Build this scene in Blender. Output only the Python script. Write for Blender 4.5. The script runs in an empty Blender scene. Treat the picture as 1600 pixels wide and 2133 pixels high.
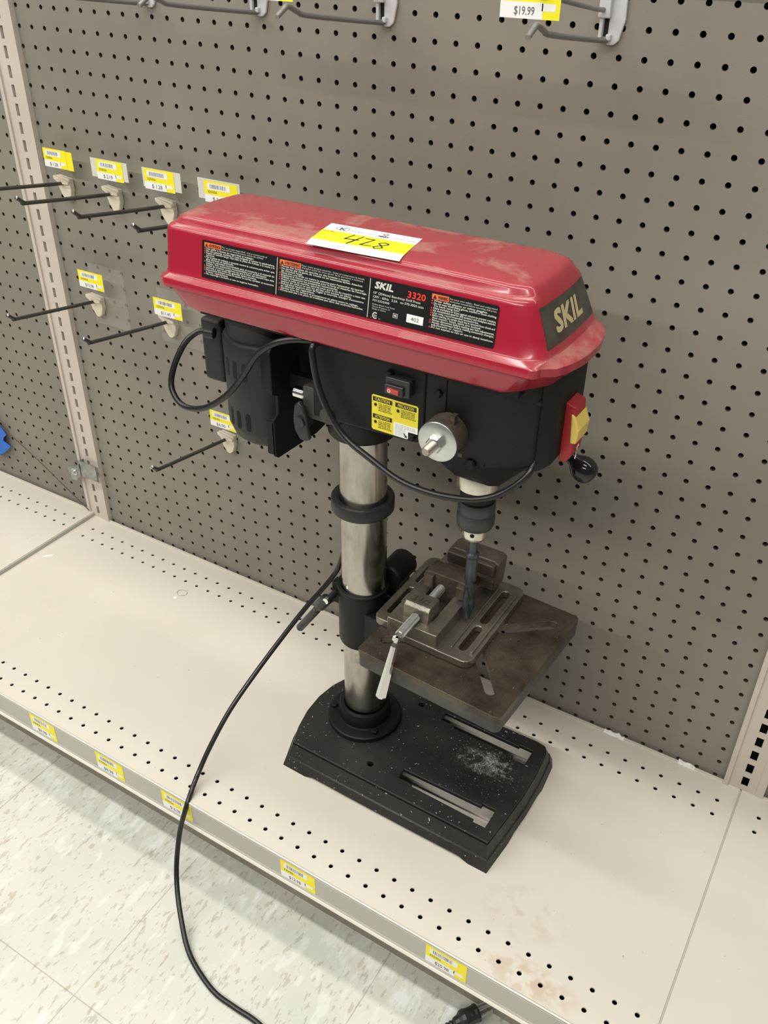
import bpy, bmesh, math, random
from mathutils import Vector, Matrix

# ------------------------------------------------------------------ camera, light, exposure
S = 0.0254                                   # everything below is laid out in inches
scene = bpy.context.scene
COL = scene.collection
random.seed(7)

cd = bpy.data.cameras.new('camera')
cam = bpy.data.objects.new('camera', cd)
COL.objects.link(cam)
cd.sensor_fit = 'HORIZONTAL'
cd.sensor_width = 36.0
cd.lens = 1869.7 / 1600.0 * 36.0
cd.clip_start = 0.01
cd.clip_end = 60
B = [[0.85217147, -0.30144948, 0.42770549],
     [0.52312714, 0.47220572, -0.70947851],
     [0.01190695, 0.82834170, 0.56009665]]
m = Matrix([B[0] + [17.22859656 * S], B[1] + [-37.12700428 * S], B[2] + [38.7610041 * S], [0, 0, 0, 1]])
cam.matrix_world = m
scene.camera = cam

scene.view_settings.view_transform = 'Standard'
scene.view_settings.look = 'None'
scene.view_settings.gamma = 1.0
scene.view_settings.use_curve_mapping = False
scene.view_settings.exposure = 0.0

w = bpy.data.worlds.new('store_air')
scene.world = w
w.use_nodes = True
bg = w.node_tree.nodes['Background']
bg.inputs[0].default_value = (1.0, 0.96, 0.90, 1)
bg.inputs[1].default_value = 0.12


def tube_light(name, x, y, z, lx, ly, power, col=(1.0, 0.972, 0.915)):
    l = bpy.data.lights.new(name, 'AREA')
    l.shape = 'RECTANGLE'
    l.size = lx * S
    l.size_y = ly * S
    l.energy = power
    l.color = col
    o = bpy.data.objects.new(name, l)
    o.location = (x * S, y * S, z * S)
    COL.objects.link(o)
    return o


# rows of ceiling fluorescents running along the aisle
tube_light('ceiling_tube_behind', -20, 4.6, 104, 260, 6, 42)
tube_light('ceiling_tube_aisle', -40, -40, 104, 180, 5, 62)
tube_light('ceiling_tube_far', -25, -105, 104, 200, 5, 120)

# ------------------------------------------------------------------ materials
def new_mat(name):
    mt = bpy.data.materials.new(name)
    mt.use_nodes = True
    nt = mt.node_tree
    return mt, nt, nt.nodes['Principled BSDF']


def mat(name, col, rough=0.5, metal=0.0, var=0.0, scale=30.0, bump=0.0, bscale=400.0, col2=None, spec=0.5, coat=0.0, alpha=1.0, detail=3.0, trans=0.0):
    mt, nt, b = new_mat(name)
    c1 = (*col, 1)
    b.inputs['Base Color'].default_value = c1
    b.inputs['Roughness'].default_value = rough
    b.inputs['Metallic'].default_value = metal
    b.inputs['Specular IOR Level'].default_value = spec
    b.inputs['Coat Weight'].default_value = coat
    b.inputs['Coat Roughness'].default_value = 0.12
    b.inputs['Alpha'].default_value = alpha
    b.inputs['Transmission Weight'].default_value = trans
    tc = nt.nodes.new('ShaderNodeTexCoord')
    if var > 0 or col2:
        n = nt.nodes.new('ShaderNodeTexNoise')
        n.inputs['Scale'].default_value = scale
        n.inputs['Detail'].default_value = detail
        nt.links.new(tc.outputs['Object'], n.inputs['Vector'])
        r = nt.nodes.new('ShaderNodeValToRGB')
        r.color_ramp.elements[0].position = 0.35
        r.color_ramp.elements[1].position = 0.68
        cc = col2 if col2 else tuple(max(0, c * (1 - var)) for c in col)
        r.color_ramp.elements[0].color = (*cc, 1)
        r.color_ramp.elements[1].color = c1
        nt.links.new(n.outputs['Fac'], r.inputs['Fac'])
        nt.links.new(r.outputs['Color'], b.inputs['Base Color'])
    if bump > 0:
        n2 = nt.nodes.new('ShaderNodeTexNoise')
        n2.inputs['Scale'].default_value = bscale
        n2.inputs['Detail'].default_value = 2
        nt.links.new(tc.outputs['Object'], n2.inputs['Vector'])
        bp = nt.nodes.new('ShaderNodeBump')
        bp.inputs['Strength'].default_value = bump
        bp.inputs['Distance'].default_value = 0.001
        nt.links.new(n2.outputs['Fac'], bp.inputs['Height'])
        nt.links.new(bp.outputs['Normal'], b.inputs['Normal'])
    return mt


M = {}
M['peg'] = mat('pegboard_taupe', (0.256, 0.237, 0.200), 0.62, var=0.16, scale=4, bump=0.15, bscale=900)
M['rawboard'] = mat('raw_hardboard', (0.060, 0.040, 0.026), 0.8)
M['void'] = mat('dark_void', (0.006, 0.006, 0.006), 0.9)
M['upright'] = mat('upright_beige', (0.60, 0.54, 0.47), 0.5, var=0.08, scale=12)
M['galv'] = mat('galvanised_steel', (0.42, 0.45, 0.43), 0.35, 0.85, var=0.4, scale=60)
M['channel'] = mat('ticket_channel_grey', (0.46, 0.45, 0.40), 0.35, var=0.05, scale=6)
M['lipwhite'] = mat('channel_lip', (0.80, 0.76, 0.68), 0.35)
M['kick'] = mat('kick_plate_brown', (0.30, 0.27, 0.22), 0.5, var=0.2, scale=15)
M['black'] = mat('cast_black_paint', (0.0075, 0.0078, 0.0075), 0.5, spec=0.28, bump=0.15, bscale=700, var=0.3, scale=25)
M['blackp'] = mat('black_plastic', (0.020, 0.020, 0.021), 0.38)
M['greyblk'] = mat('motor_black', (0.021, 0.0215, 0.023), 0.5, spec=0.4, bump=0.2, bscale=900)
M['basebk'] = None
M['steel'] = None
M['chrome'] = mat('chrome', (0.80, 0.80, 0.78), 0.12, 1.0)
M['nickel'] = mat('nickel_ring', (0.74, 0.71, 0.62), 0.25, 1.0, var=0.15, scale=80)
M['zinc'] = mat('zinc_plated', (0.66, 0.68, 0.66), 0.3, 0.9, var=0.15, scale=50)
M['zincbolt'] = mat('zinc_bolt', (0.40, 0.36, 0.32), 0.4, 0.9)
M['springcap'] = mat('spring_cap_brown', (0.10, 0.085, 0.07), 0.5, 0.4, var=0.4, scale=60)
M['chuck'] = mat('chuck_dark_grey', (0.075, 0.077, 0.08), 0.42, 0.6, var=0.15, scale=60)
M['bit'] = mat('drill_bit_blued', (0.10, 0.115, 0.135), 0.33, 0.75, var=0.3, scale=60)
M['cord'] = mat('cord_rubber', (0.013, 0.013, 0.013), 0.28)
M['knob'] = mat('ball_gloss_black', (0.012, 0.012, 0.013), 0.08)
M['rubber'] = mat('collar_black', (0.020, 0.020, 0.020), 0.40)
M['lblack'] = mat('label_black', (0.010, 0.0105, 0.0105), 0.4, spec=0.25)
M['lwhite'] = mat('label_white_ink', (0.60, 0.60, 0.55), 0.5)
M['white'] = mat('paper_white', (0.88, 0.88, 0.87), 0.5)
M['orange'] = mat('label_orange', (0.85, 0.16, 0.045), 0.45)
M['redink'] = mat('label_red_ink', (0.80, 0.04, 0.03), 0.45)
M['yellow'] = mat('paper_yellow', (0.92, 0.83, 0.015), 0.5)
M['cyellow'] = mat('caution_yellow', (0.80, 0.68, 0.03), 0.45)
M['ink'] = mat('ink_black', (0.015, 0.015, 0.015), 0.5)
M['inkgrey'] = mat('ink_grey', (0.16, 0.15, 0.18), 0.5)
M['inkfaint'] = mat('ink_faint', (0.45, 0.44, 0.46), 0.5)
M['gold'] = mat('nose_gold_ink', (0.52, 0.44, 0.24), 0.5)
M['nlabel'] = mat('nose_label_dusty_black', (0.035, 0.034, 0.028), 0.45, col2=(0.075, 0.07, 0.055), scale=40)
M['card'] = mat('card_white', (0.66, 0.66, 0.58), 0.5)
M['clear'] = mat('clear_film', (0.55, 0.52, 0.46), 0.25, alpha=0.22)
M['hookrod'] = mat('hook_rod_grey', (0.085, 0.082, 0.078), 0.38, 0.6)
M['hookback'] = mat('hook_back_cream', (0.72, 0.66, 0.52), 0.5)
M['hookgrey'] = mat('scan_hook_grey', (0.56, 0.56, 0.58), 0.4)
M['rodgrey'] = mat('scan_rod_grey', (0.25, 0.245, 0.235), 0.4, 0.5)
M['switchred'] = mat('switch_red', (0.36, 0.012, 0.018), 0.35)
M['rocker'] = mat('rocker_red', (0.50, 0.05, 0.045), 0.3)
M['key'] = mat('safety_key_yellow', (0.75, 0.56, 0.13), 0.45)
M['blue'] = mat('blue_tape', (0.01, 0.14, 0.62), 0.45)
M['string'] = mat('string_dark', (0.09, 0.07, 0.055), 0.7)
M['debris'] = mat('debris_white', (0.85, 0.84, 0.80), 0.6)
M['slotvoid'] = mat('slot_dark', (0.004, 0.004, 0.004), 0.9)


def ramp(nt, fac, p0, c0, p1, c1):
    r = nt.nodes.new('ShaderNodeValToRGB')
    r.color_ramp.elements[0].position = p0
    r.color_ramp.elements[0].color = c0
    r.color_ramp.elements[1].position = p1
    r.color_ramp.elements[1].color = c1
    nt.links.new(fac, r.inputs['Fac'])
    return r.outputs['Color']


def noise(nt, vec, scale, detail=3, rough=0.5, dist=0.0):
    n = nt.nodes.new('ShaderNodeTexNoise')
    n.inputs['Scale'].default_value = scale
    n.inputs['Detail'].default_value = detail
    n.inputs['Roughness'].default_value = rough
    n.inputs['Distortion'].default_value = dist
    nt.links.new(vec, n.inputs['Vector'])
    return n.outputs['Fac']


def mixc(nt, fac, a, b, mode='MIX'):
    x = nt.nodes.new('ShaderNodeMix')
    x.data_type = 'RGBA'
    x.blend_type = mode
    if isinstance(fac, (int, float)):
        x.inputs[0].default_value = fac
    else:
        nt.links.new(fac, x.inputs[0])
    for i, v in ((6, a), (7, b)):
        if isinstance(v, tuple):
            x.inputs[i].default_value = v
        else:
            nt.links.new(v, x.inputs[i])
    return x.outputs[2]


def mathn(nt, op, a, b=None):
    x = nt.nodes.new('ShaderNodeMath')
    x.operation = op
    for i, v in ((0, a), (1, b)):
        if v is None:
            continue
        if isinstance(v, (int, float)):
            x.inputs[i].default_value = v
        else:
            nt.links.new(v, x.inputs[i])
    return x.outputs[0]


def blob(nt, vec, cx, cy, rx, ry, cz=None):
    """soft elliptical patch (0..1) around a place, in metres of object space"""
    sp = nt.nodes.new('ShaderNodeSeparateXYZ')
    nt.links.new(vec, sp.inputs[0])
    a = mathn(nt, 'DIVIDE', mathn(nt, 'SUBTRACT', sp.outputs[0], cx * S), rx * S)
    b = mathn(nt, 'DIVIDE', mathn(nt, 'SUBTRACT', sp.outputs[1], cy * S), ry * S)
    d = mathn(nt, 'ADD', mathn(nt, 'MULTIPLY', a, a), mathn(nt, 'MULTIPLY', b, b))
    x = nt.nodes.new('ShaderNodeMapRange')
    x.inputs[1].default_value = 0.0
    x.inputs[2].default_value = 1.0
    x.inputs[3].default_value = 1.0
    x.inputs[4].default_value = 0.0
    nt.links.new(d, x.inputs[0])
    return x.outputs[0]


def m_deck():
    mt, nt, b = new_mat('deck_beige_enamel')
    tc = nt.nodes.new('ShaderNodeTexCoord').outputs['Object']
    base = ramp(nt, noise(nt, tc, 6, 3), 0.3, (0.61, 0.572, 0.497, 1), 0.75, (0.655, 0.617, 0.54, 1))
    sm = ramp(nt, noise(nt, tc, 24, 5, 0.65), 0.60, (0, 0, 0, 1), 0.75, (1, 1, 1, 1))
    c = mixc(nt, mathn(nt, 'MULTIPLY', sm, 0.10), base, (0.40, 0.34, 0.27, 1))
    # brown spill near the front edge
    sp = mathn(nt, 'MULTIPLY', blob(nt, tc, 12.0 + 6.64, -15.7 + 8.2, 2.6, 1.0), ramp(nt, noise(nt, tc, 60, 4), 0.42, (0, 0, 0, 1), 0.55, (1, 1, 1, 1)))
    c = mixc(nt, mathn(nt, 'MULTIPLY', sp, 0.75), c, (0.50, 0.385, 0.27, 1))
    sp2 = mathn(nt, 'MULTIPLY', blob(nt, tc, 10.6 + 6.64, -12.9 + 8.2, 2.2, 1.6), ramp(nt, noise(nt, tc, 40, 5), 0.5, (0, 0, 0, 1), 0.6, (1, 1, 1, 1)))
    c = mixc(nt, mathn(nt, 'MULTIPLY', sp2, 0.5), c, (0.50, 0.42, 0.31, 1))
    # little dark specks of grime
    sk = ramp(nt, noise(nt, tc, 160, 1), 0.77, (0, 0, 0, 1), 0.80, (1, 1, 1, 1))
    c = mixc(nt, mathn(nt, 'MULTIPLY', sk, 0.5), c, (0.22, 0.17, 0.12, 1))
    nt.links.new(c, b.inputs['Base Color'])
    b.inputs['Roughness'].default_value = 0.42
    return mt


def m_floor():
    mt, nt, b = new_mat('vinyl_tile')
    tc0 = nt.nodes.new('ShaderNodeTexCoord').outputs['Object']
    base = ramp(nt, noise(nt, tc0, 8, 3), 0.3, (0.56, 0.565, 0.505, 1), 0.7, (0.64, 0.64, 0.575, 1))
    mp = nt.nodes.new('ShaderNodeMapping')
    mp.inputs['Rotation'].default_value = (0, 0, 0.5)
    mp.inputs['Scale'].default_value = (1.0, 0.35, 1.0)
    nt.links.new(tc0, mp.inputs['Vector'])
    c = base
    for sc, p0, col, amt in ((150, 0.62, (0.33, 0.31, 0.24, 1), 0.45), (95, 0.67, (0.38, 0.31, 0.20, 1), 0.55), (230, 0.63, (0.25, 0.25, 0.22, 1), 0.42), (60, 0.60, (0.70, 0.71, 0.66, 1), 0.6)):
        s = ramp(nt, noise(nt, mp.outputs[0], sc, 2), p0, (0, 0, 0, 1), p0 + 0.05, (1, 1, 1, 1))
        c = mixc(nt, mathn(nt, 'MULTIPLY', s, amt), c, col)
    sp = nt.nodes.new('ShaderNodeSeparateXYZ')
    nt.links.new(tc0, sp.inputs[0])
    line = None
    for i, off in ((0, 7.25), (1, 25.13 - 12)):
        a = mathn(nt, 'ADD', sp.outputs[i], (off + 240 + 0) * S)
        f = mathn(nt, 'FRACT', mathn(nt, 'DIVIDE', a, 12.0 * S))
        f = mathn(nt, 'ABSOLUTE', mathn(nt, 'SUBTRACT', f, 0.5))
        l = mathn(nt, 'GREATER_THAN', f, 0.4975)
        line = l if line is None else mathn(nt, 'MAXIMUM', line, l)
    c = mixc(nt, mathn(nt, 'MULTIPLY', line, 0.55), c, (0.26, 0.25, 0.21, 1))
    # scuffed wax line along the kick plate
    wx = mathn(nt, 'MULTIPLY', blob(nt, tc0, 2, -16.6, 60, 1.3), ramp(nt, noise(nt, mp.outputs[0], 35, 4, 0.7), 0.5, (0, 0, 0, 1), 0.62, (1, 1, 1, 1)))
    c = mixc(nt, mathn(nt, 'MULTIPLY', wx, 0.6), c, (0.86, 0.88, 0.86, 1))
    nt.links.new(c, b.inputs['Base Color'])
    b.inputs['Roughness'].default_value = 0.33
    return mt


def m_cover():
    mt, nt, b = new_mat('cover_red_enamel')
    tc = nt.nodes.new('ShaderNodeTexCoord').outputs['Object']
    geo = nt.nodes.new('ShaderNodeNewGeometry')
    sp = nt.nodes.new('ShaderNodeSeparateXYZ')
    nt.links.new(geo.outputs['Normal'], sp.inputs[0])
    up = nt.nodes.new('ShaderNodeMapRange')
    up.inputs[1].default_value = 0.35
    up.inputs[2].default_value = 0.95
    nt.links.new(sp.outputs[2], up.inputs[0])
    patch = ramp(nt, noise(nt, tc, 11, 5, 0.6, 0.6), 0.50, (0, 0, 0, 1), 0.58, (1, 1, 1, 1))
    fine = ramp(nt, noise(nt, tc, 300, 3, 0.7), 0.3, (0.55, 0.55, 0.55, 1), 0.7, (1, 1, 1, 1))
    dust = mathn(nt, 'MULTIPLY', mathn(nt, 'MULTIPLY', up.outputs[0], patch), fine)
    film = mathn(nt, 'ADD', mathn(nt, 'MULTIPLY', dust, 0.5), mathn(nt, 'MULTIPLY', up.outputs[0], 0.14))
    c = mixc(nt, film, (0.36, 0.010, 0.032, 1), (0.40, 0.24, 0.18, 1))
    nt.links.new(c, b.inputs['Base Color'])
    rg = mathn(nt, 'ADD', 0.26, mathn(nt, 'MULTIPLY', dust, 0.35))
    nt.links.new(rg, b.inputs['Roughness'])
    b.inputs['Coat Weight'].default_value = 0.4
    b.inputs['Coat Roughness'].default_value = 0.1
    return mt


def m_steel():
    mt, nt, b = new_mat('brushed_column_steel')
    tc = nt.nodes.new('ShaderNodeTexCoord').outputs['Object']
    mp = nt.nodes.new('ShaderNodeMapping')
    mp.inputs['Scale'].default_value = (1, 1, 0.25)
    nt.links.new(tc, mp.inputs['Vector'])
    c = ramp(nt, noise(nt, mp.outputs[0], 45, 5, 0.65), 0.25, (0.30, 0.28, 0.235, 1), 0.7, (0.52, 0.51, 0.47, 1))
    st = ramp(nt, noise(nt, tc, 30, 4, 0.6), 0.56, (0, 0, 0, 1), 0.70, (1, 1, 1, 1))
    c = mixc(nt, mathn(nt, 'MULTIPLY', st, 0.45), c, (0.20, 0.17, 0.13, 1))
    nt.links.new(c, b.inputs['Base Color'])
    b.inputs['Metallic'].default_value = 1.0
    b.inputs['Roughness'].default_value = 0.22
    return mt


def m_iron(name, a, bb, rough=0.5, stripes=False, metal=0.5):
    mt, nt, b = new_mat(name)
    tc = nt.nodes.new('ShaderNodeTexCoord').outputs['Object']
    c = ramp(nt, noise(nt, tc, 22, 6, 0.65), 0.32, (*a, 1), 0.68, (*bb, 1))
    if stripes:
        wv = nt.nodes.new('ShaderNodeTexWave')
        wv.bands_direction = 'X'
        wv.inputs['Scale'].default_value = 110
        wv.inputs['Distortion'].default_value = 0.6
        nt.links.new(tc, wv.inputs['Vector'])
        s = ramp(nt, wv.outputs['Fac'], 0.2, (0.93, 0.93, 0.93, 1), 0.8, (1.05, 1.04, 1.03, 1))
        c = mixc(nt, 1.0, c, s, 'MULTIPLY')
    sk = ramp(nt, noise(nt, tc, 260, 2), 0.72, (0, 0, 0, 1), 0.76, (1, 1, 1, 1))
    c = mixc(nt, mathn(nt, 'MULTIPLY', sk, 0.4), c, (0.42, 0.38, 0.31, 1))
    nt.links.new(c, b.inputs['Base Color'])
    b.inputs['Metallic'].default_value = metal
    b.inputs['Roughness'].default_value = rough
    n2 = noise(nt, tc, 500, 3)
    bp = nt.nodes.new('ShaderNodeBump')
    bp.inputs['Strength'].default_value = 0.35
    bp.inputs['Distance'].default_value = 0.001
    nt.links.new(n2, bp.inputs['Height'])
    nt.links.new(bp.outputs['Normal'], b.inputs['Normal'])
    return mt


def m_base():
    mt, nt, b = new_mat('base_black_with_filings')
    tc = nt.nodes.new('ShaderNodeTexCoord').outputs['Object']
    c = ramp(nt, noise(nt, tc, 20, 4), 0.3, (0.009, 0.009, 0.008, 1), 0.7, (0.022, 0.020, 0.017, 1))
    # bright metal filings, dense under the spindle, sparse elsewhere (object origin is the foot of the column)
    f1 = ramp(nt, noise(nt, tc, 420, 2, 0.6), 0.68, (0, 0, 0, 1), 0.72, (1, 1, 1, 1))
    d1 = mathn(nt, 'MULTIPLY', f1, blob(nt, tc, 7.1, 0.4, 3.0, 2.6))
    f2 = ramp(nt, noise(nt, tc, 260, 2, 0.5), 0.705, (0, 0, 0, 1), 0.73, (1, 1, 1, 1))
    fac = mathn(nt, 'MAXIMUM', mathn(nt, 'MULTIPLY', d1, 0.9), mathn(nt, 'MULTIPLY', f2, 0.55))
    q = mathn(nt, 'ADD', noise(nt, tc, 55, 5, 0.75), mathn(nt, 'MULTIPLY', blob(nt, tc, 7.4, 0.5, 2.6, 1.6), 0.42))
    q = ramp(nt, q, 0.80, (0, 0, 0, 1), 0.98, (1, 1, 1, 1))
    q = mathn(nt, 'MULTIPLY', q, ramp(nt, noise(nt, tc, 650, 2), 0.42, (0.15, 0.15, 0.15, 1), 0.60, (1, 1, 1, 1)))
    fac = mathn(nt, 'MAXIMUM', fac, mathn(nt, 'MULTIPLY', q, 0.6))
    c = mixc(nt, fac, c, (0.62, 0.60, 0.56, 1))
    nt.links.new(c, b.inputs['Base Color'])
    b.inputs['Roughness'].default_value = 0.48
    return mt


M['deck'] = m_deck()
M['floor'] = m_floor()
M['cover'] = m_cover()
M['steel'] = m_steel()
M['table'] = m_iron('table_iron', (0.040, 0.028, 0.018), (0.105, 0.088, 0.066), 0.36, True)
M['vise'] = m_iron('vise_iron', (0.15, 0.14, 0.11), (0.30, 0.28, 0.23), 0.36, metal=0.8)
M['visejaw'] = m_iron('vise_jaw_iron', (0.09, 0.078, 0.06), (0.19, 0.165, 0.13), 0.38, metal=0.7)
M['basebk'] = m_base()

# ------------------------------------------------------------------ mesh helpers
class MB:
    def __init__(self):
        self.v = []
        self.f = []
        self.mi = []
        self.sm = []

    def add(self, vs, fs, mi=0, smooth=False):
        o = len(self.v)
        self.v += [tuple(p) for p in vs]
        for f in fs:
            self.f.append([o + i for i in f])
            self.mi.append(mi)
            self.sm.append(smooth)

    def box(self, a, b, mi=0):
        x0, y0, z0 = (min(a[i], b[i]) for i in range(3))
        x1, y1, z1 = (max(a[i], b[i]) for i in range(3))
        self.add([(x0, y0, z0), (x1, y0, z0), (x1, y1, z0), (x0, y1, z0), (x0, y0, z1), (x1, y0, z1), (x1, y1, z1), (x0, y1, z1)],
                 [(0, 3, 2, 1), (4, 5, 6, 7), (0, 1, 5, 4), (1, 2, 6, 5), (2, 3, 7, 6), (3, 0, 4, 7)], mi)

    def prism(self, poly, d0, d1, axis='z', mi=0):
        """poly in the plane normal to axis, extruded d0..d1; poly given as (a, b): z:(x,y) y:(x,z) x:(y,z)"""
        def P(a, b, d):
            return {'z': (a, b, d), 'y': (a, d, b), 'x': (d, a, b)}[axis]
        n = len(poly)
        vs = [P(a, b, d0) for a, b in poly] + [P(a, b, d1) for a, b in poly]
        fs = [list(range(n))[::-1], list(range(n, 2 * n))] + [(i, (i + 1) % n, n + (i + 1) % n, n + i) for i in range(n)]
        self.add(vs, fs, mi)

    def loft(self, rings, mi=0, cap0=True, cap1=True, smooth=False, closed=True):
        n = len(rings[0])
        vs = [p for r in rings for p in r]
        fs = []
        for k in range(len(rings) - 1):
            for i in range(n if closed else n - 1):
                j = (i + 1) % n
                fs.append((k * n + i, k * n + j, (k + 1) * n + j, (k + 1) * n + i))
        self.add(vs, fs, mi, smooth)
        if cap0:
            self.add(rings[0], [list(range(n))[::-1]], mi)
        if cap1:
            self.add(rings[-1], [list(range(n))], mi)

    def lathe(self, prof, p0, axis, n=40, mi=0, caps=True, smooth=True):
        """prof: list of (radius, distance along axis)"""
        A = Vector(axis).normalized()
        t = Vector((0, 0, 1)) if abs(A.z) < 0.9 else Vector((1, 0, 0))
        U = A.cross(t).normalized()
        W = A.cross(U).normalized()
        p0 = Vector(p0)
        rings = []
        for r, d in prof:
            rings.append([tuple(p0 + A * d + (U * math.cos(2 * math.pi * i / n) + W * math.sin(2 * math.pi * i / n)) * r) for i in range(n)])
        self.loft(rings, mi, caps, caps, smooth)

    def cyl(self, p0, p1, r, r2=None, n=32, mi=0, ch=0.0):
        d = (Vector(p1) - Vector(p0))
        L = d.length
        r2 = r if r2 is None else r2
        prof = [(r, 0), (r2, L)] if not ch else [(r - ch, 0), (r, ch), (r2, L - ch), (r2 - ch, L)]
        self.lathe(prof, p0, d, n, mi, True, n > 10)

    def sphere(self, c, r, n=28, mi=0):
        prof = [(max(1e-4, r * math.sin(math.pi * k / n)), -r * math.cos(math.pi * k / n)) for k in range(n + 1)]
        self.lathe(prof, c, (0, 0, 1), n, mi, False)

    def tube(self, pts, r, n=12, mi=0, sub=8, smooth_path=True):
        P = [Vector(p) for p in pts]
        if smooth_path and len(P) > 2:
            Q = []
            for i in range(len(P) - 1):
                a = P[i - 1] if i > 0 else P[i] * 2 - P[i + 1]
                b, c = P[i], P[i + 1]
                d = P[i + 2] if i + 2 < len(P) else P[i + 1] * 2 - P[i]
                for k in range(sub):
                    t = k / sub
                    Q.append(0.5 * ((2 * b) + (c - a) * t + (2 * a - 5 * b + 4 * c - d) * t * t + (3 * b - a - 3 * c + d) * t ** 3))
            Q.append(P[-1])
            P = Q
        rings = []
        T = (P[1] - P[0]).normalized()
        ref = Vector((0, 0, 1)) if abs(T.z) < 0.9 else Vector((1, 0, 0))
        U = (ref - T * ref.dot(T)).normalized()
        for i, p in enumerate(P):
            T = (P[min(i + 1, len(P) - 1)] - P[max(i - 1, 0)]).normalized()
            U = (U - T * U.dot(T)).normalized()
            W = T.cross(U)
            rr = r(i / (len(P) - 1)) if callable(r) else r
            rings.append([tuple(p + (U * math.cos(2 * math.pi * k / n) + W * math.sin(2 * math.pi * k / n)) * rr) for k in range(n)])
        self.loft(rings, mi, True, True, True)

    def xform(self, mtx, start=0):
        for i in range(start, len(self.v)):
            self.v[i] = tuple(mtx @ Vector(self.v[i]))

    def build(self, name, mats, parent=None, origin=None, bevel=0.0, seg=2, recalc=True, local=False):
        """vertices are world inches; origin (inches) becomes the object's place"""
        if parent is not None:
            origin = parent['_o'] if '_o' in parent.keys() else (0, 0, 0)
        origin = origin or (0, 0, 0)
        if local:
            vs = [(p[0] * S, p[1] * S, p[2] * S) for p in self.v]
        else:
            vs = [((p[0] - origin[0]) * S, (p[1] - origin[1]) * S, (p[2] - origin[2]) * S) for p in self.v]
        me = bpy.data.meshes.new(name)
        me.from_pydata(vs, [], self.f)
        if not isinstance(mats, (list, tuple)):
            mats = [mats]
        for q in mats:
            me.materials.append(q)
        me.polygons.foreach_set('material_index', self.mi)
        me.polygons.foreach_set('use_smooth', self.sm)
        if recalc:
            bm = bmesh.new()
            bm.from_mesh(me)
            bmesh.ops.recalc_face_normals(bm, faces=bm.faces)
            bm.to_mesh(me)
            bm.free()
        me.update()
        if any(self.sm):
            me.set_sharp_from_angle(angle=math.radians(38))
        o = bpy.data.objects.new(name, me)
        COL.objects.link(o)
        if parent is not None:
            o.parent = parent
            o['_o'] = list(origin)
        else:
            o.location = tuple(c * S for c in origin)
            o['_o'] = list(origin)
        if bevel:
            md = o.modifiers.new('bevel', 'BEVEL')
            md.width = bevel * S
            md.segments = seg
            md.limit_method = 'ANGLE'
            md.angle_limit = math.radians(35)
        return o


def tag(o, label=None, cat=None, group=None, kind=None):
    if label:
        o['label'] = label
    if cat:
        o['category'] = cat
    if group:
        o['group'] = group
    if kind:
        o['kind'] = kind
    return o


def thing(name, label, cat, loc, group=None):
    o = bpy.data.objects.new(name, None)
    o.empty_display_size = 0.02
    o.location = tuple(c * S for c in loc)
    o['_o'] = list(loc)
    COL.objects.link(o)
    return tag(o, label, cat, group)


def curve_plate(mb, outer, holes, z0, z1, bev=0.0, mi=0, post=None):
    """flat plate with real holes, filled by a 2D curve"""
    c = bpy.data.curves.new('tmp', 'CURVE')
    c.dimensions = '2D'
    c.fill_mode = 'BOTH'
    c.extrude = (z1 - z0) / 2 - bev
    c.bevel_depth = bev
    c.bevel_resolution = 2
    c.offset = -bev
    for loop in [outer] + holes:
        s = c.splines.new('POLY')
        s.points.add(len(loop) - 1)
        for i, (x, y) in enumerate(loop):
            s.points[i].co = (x, y, 0, 1)
        s.use_cyclic_u = True
    o = bpy.data.objects.new('tmp', c)
    me = o.to_mesh()
    vs = [(v.co.x, v.co.y, v.co.z + (z0 + z1) / 2) for v in me.vertices]
    if post:
        vs = [post(v) for v in vs]
    fs = [tuple(p.vertices) for p in me.polygons]
    o.to_mesh_clear()
    bpy.data.objects.remove(o)
    bpy.data.curves.remove(c)
    mb.add(vs, fs, mi)


def arc(cx, cy, r, a0, a1, n=8, ry=None):
    ry = r if ry is None else ry
    return [(cx + r * math.cos(math.radians(a0 + (a1 - a0) * i / n)), cy + ry * math.sin(math.radians(a0 + (a1 - a0) * i / n))) for i in range(n + 1)]


def rrect(x0, y0, x1, y1, r, n=5):
    return arc(x1 - r, y0 + r, r, -90, 0, n) + arc(x1 - r, y1 - r, r, 0, 90, n) + arc(x0 + r, y1 - r, r, 90, 180, n) + arc(x0 + r, y0 + r, r, 180, 270, n)


def capsule(x0, y0, x1, y1, r, n=6):
    a = math.degrees(math.atan2(y1 - y0, x1 - x0))
    return arc(x1, y1, r, a - 90, a + 90, n) + arc(x0, y0, r, a + 90, a + 270, n)


TXT = {}


def text_mesh(s):
    if s in TXT:
        return TXT[s]
    c = bpy.data.curves.new('tmp', 'FONT')
    c.body = s
    c.size = 1.0
    c.resolution_u = 2
    o = bpy.data.objects.new('tmp', c)
    me = o.to_mesh()
    vs = [(v.co.x, v.co.y) for v in me.vertices]
    fs = [tuple(p.vertices) for p in me.polygons]
    o.to_mesh_clear()
    bpy.data.objects.remove(o)
    bpy.data.curves.remove(c)
    TXT[s] = (vs, fs)
    return TXT[s]


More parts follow.
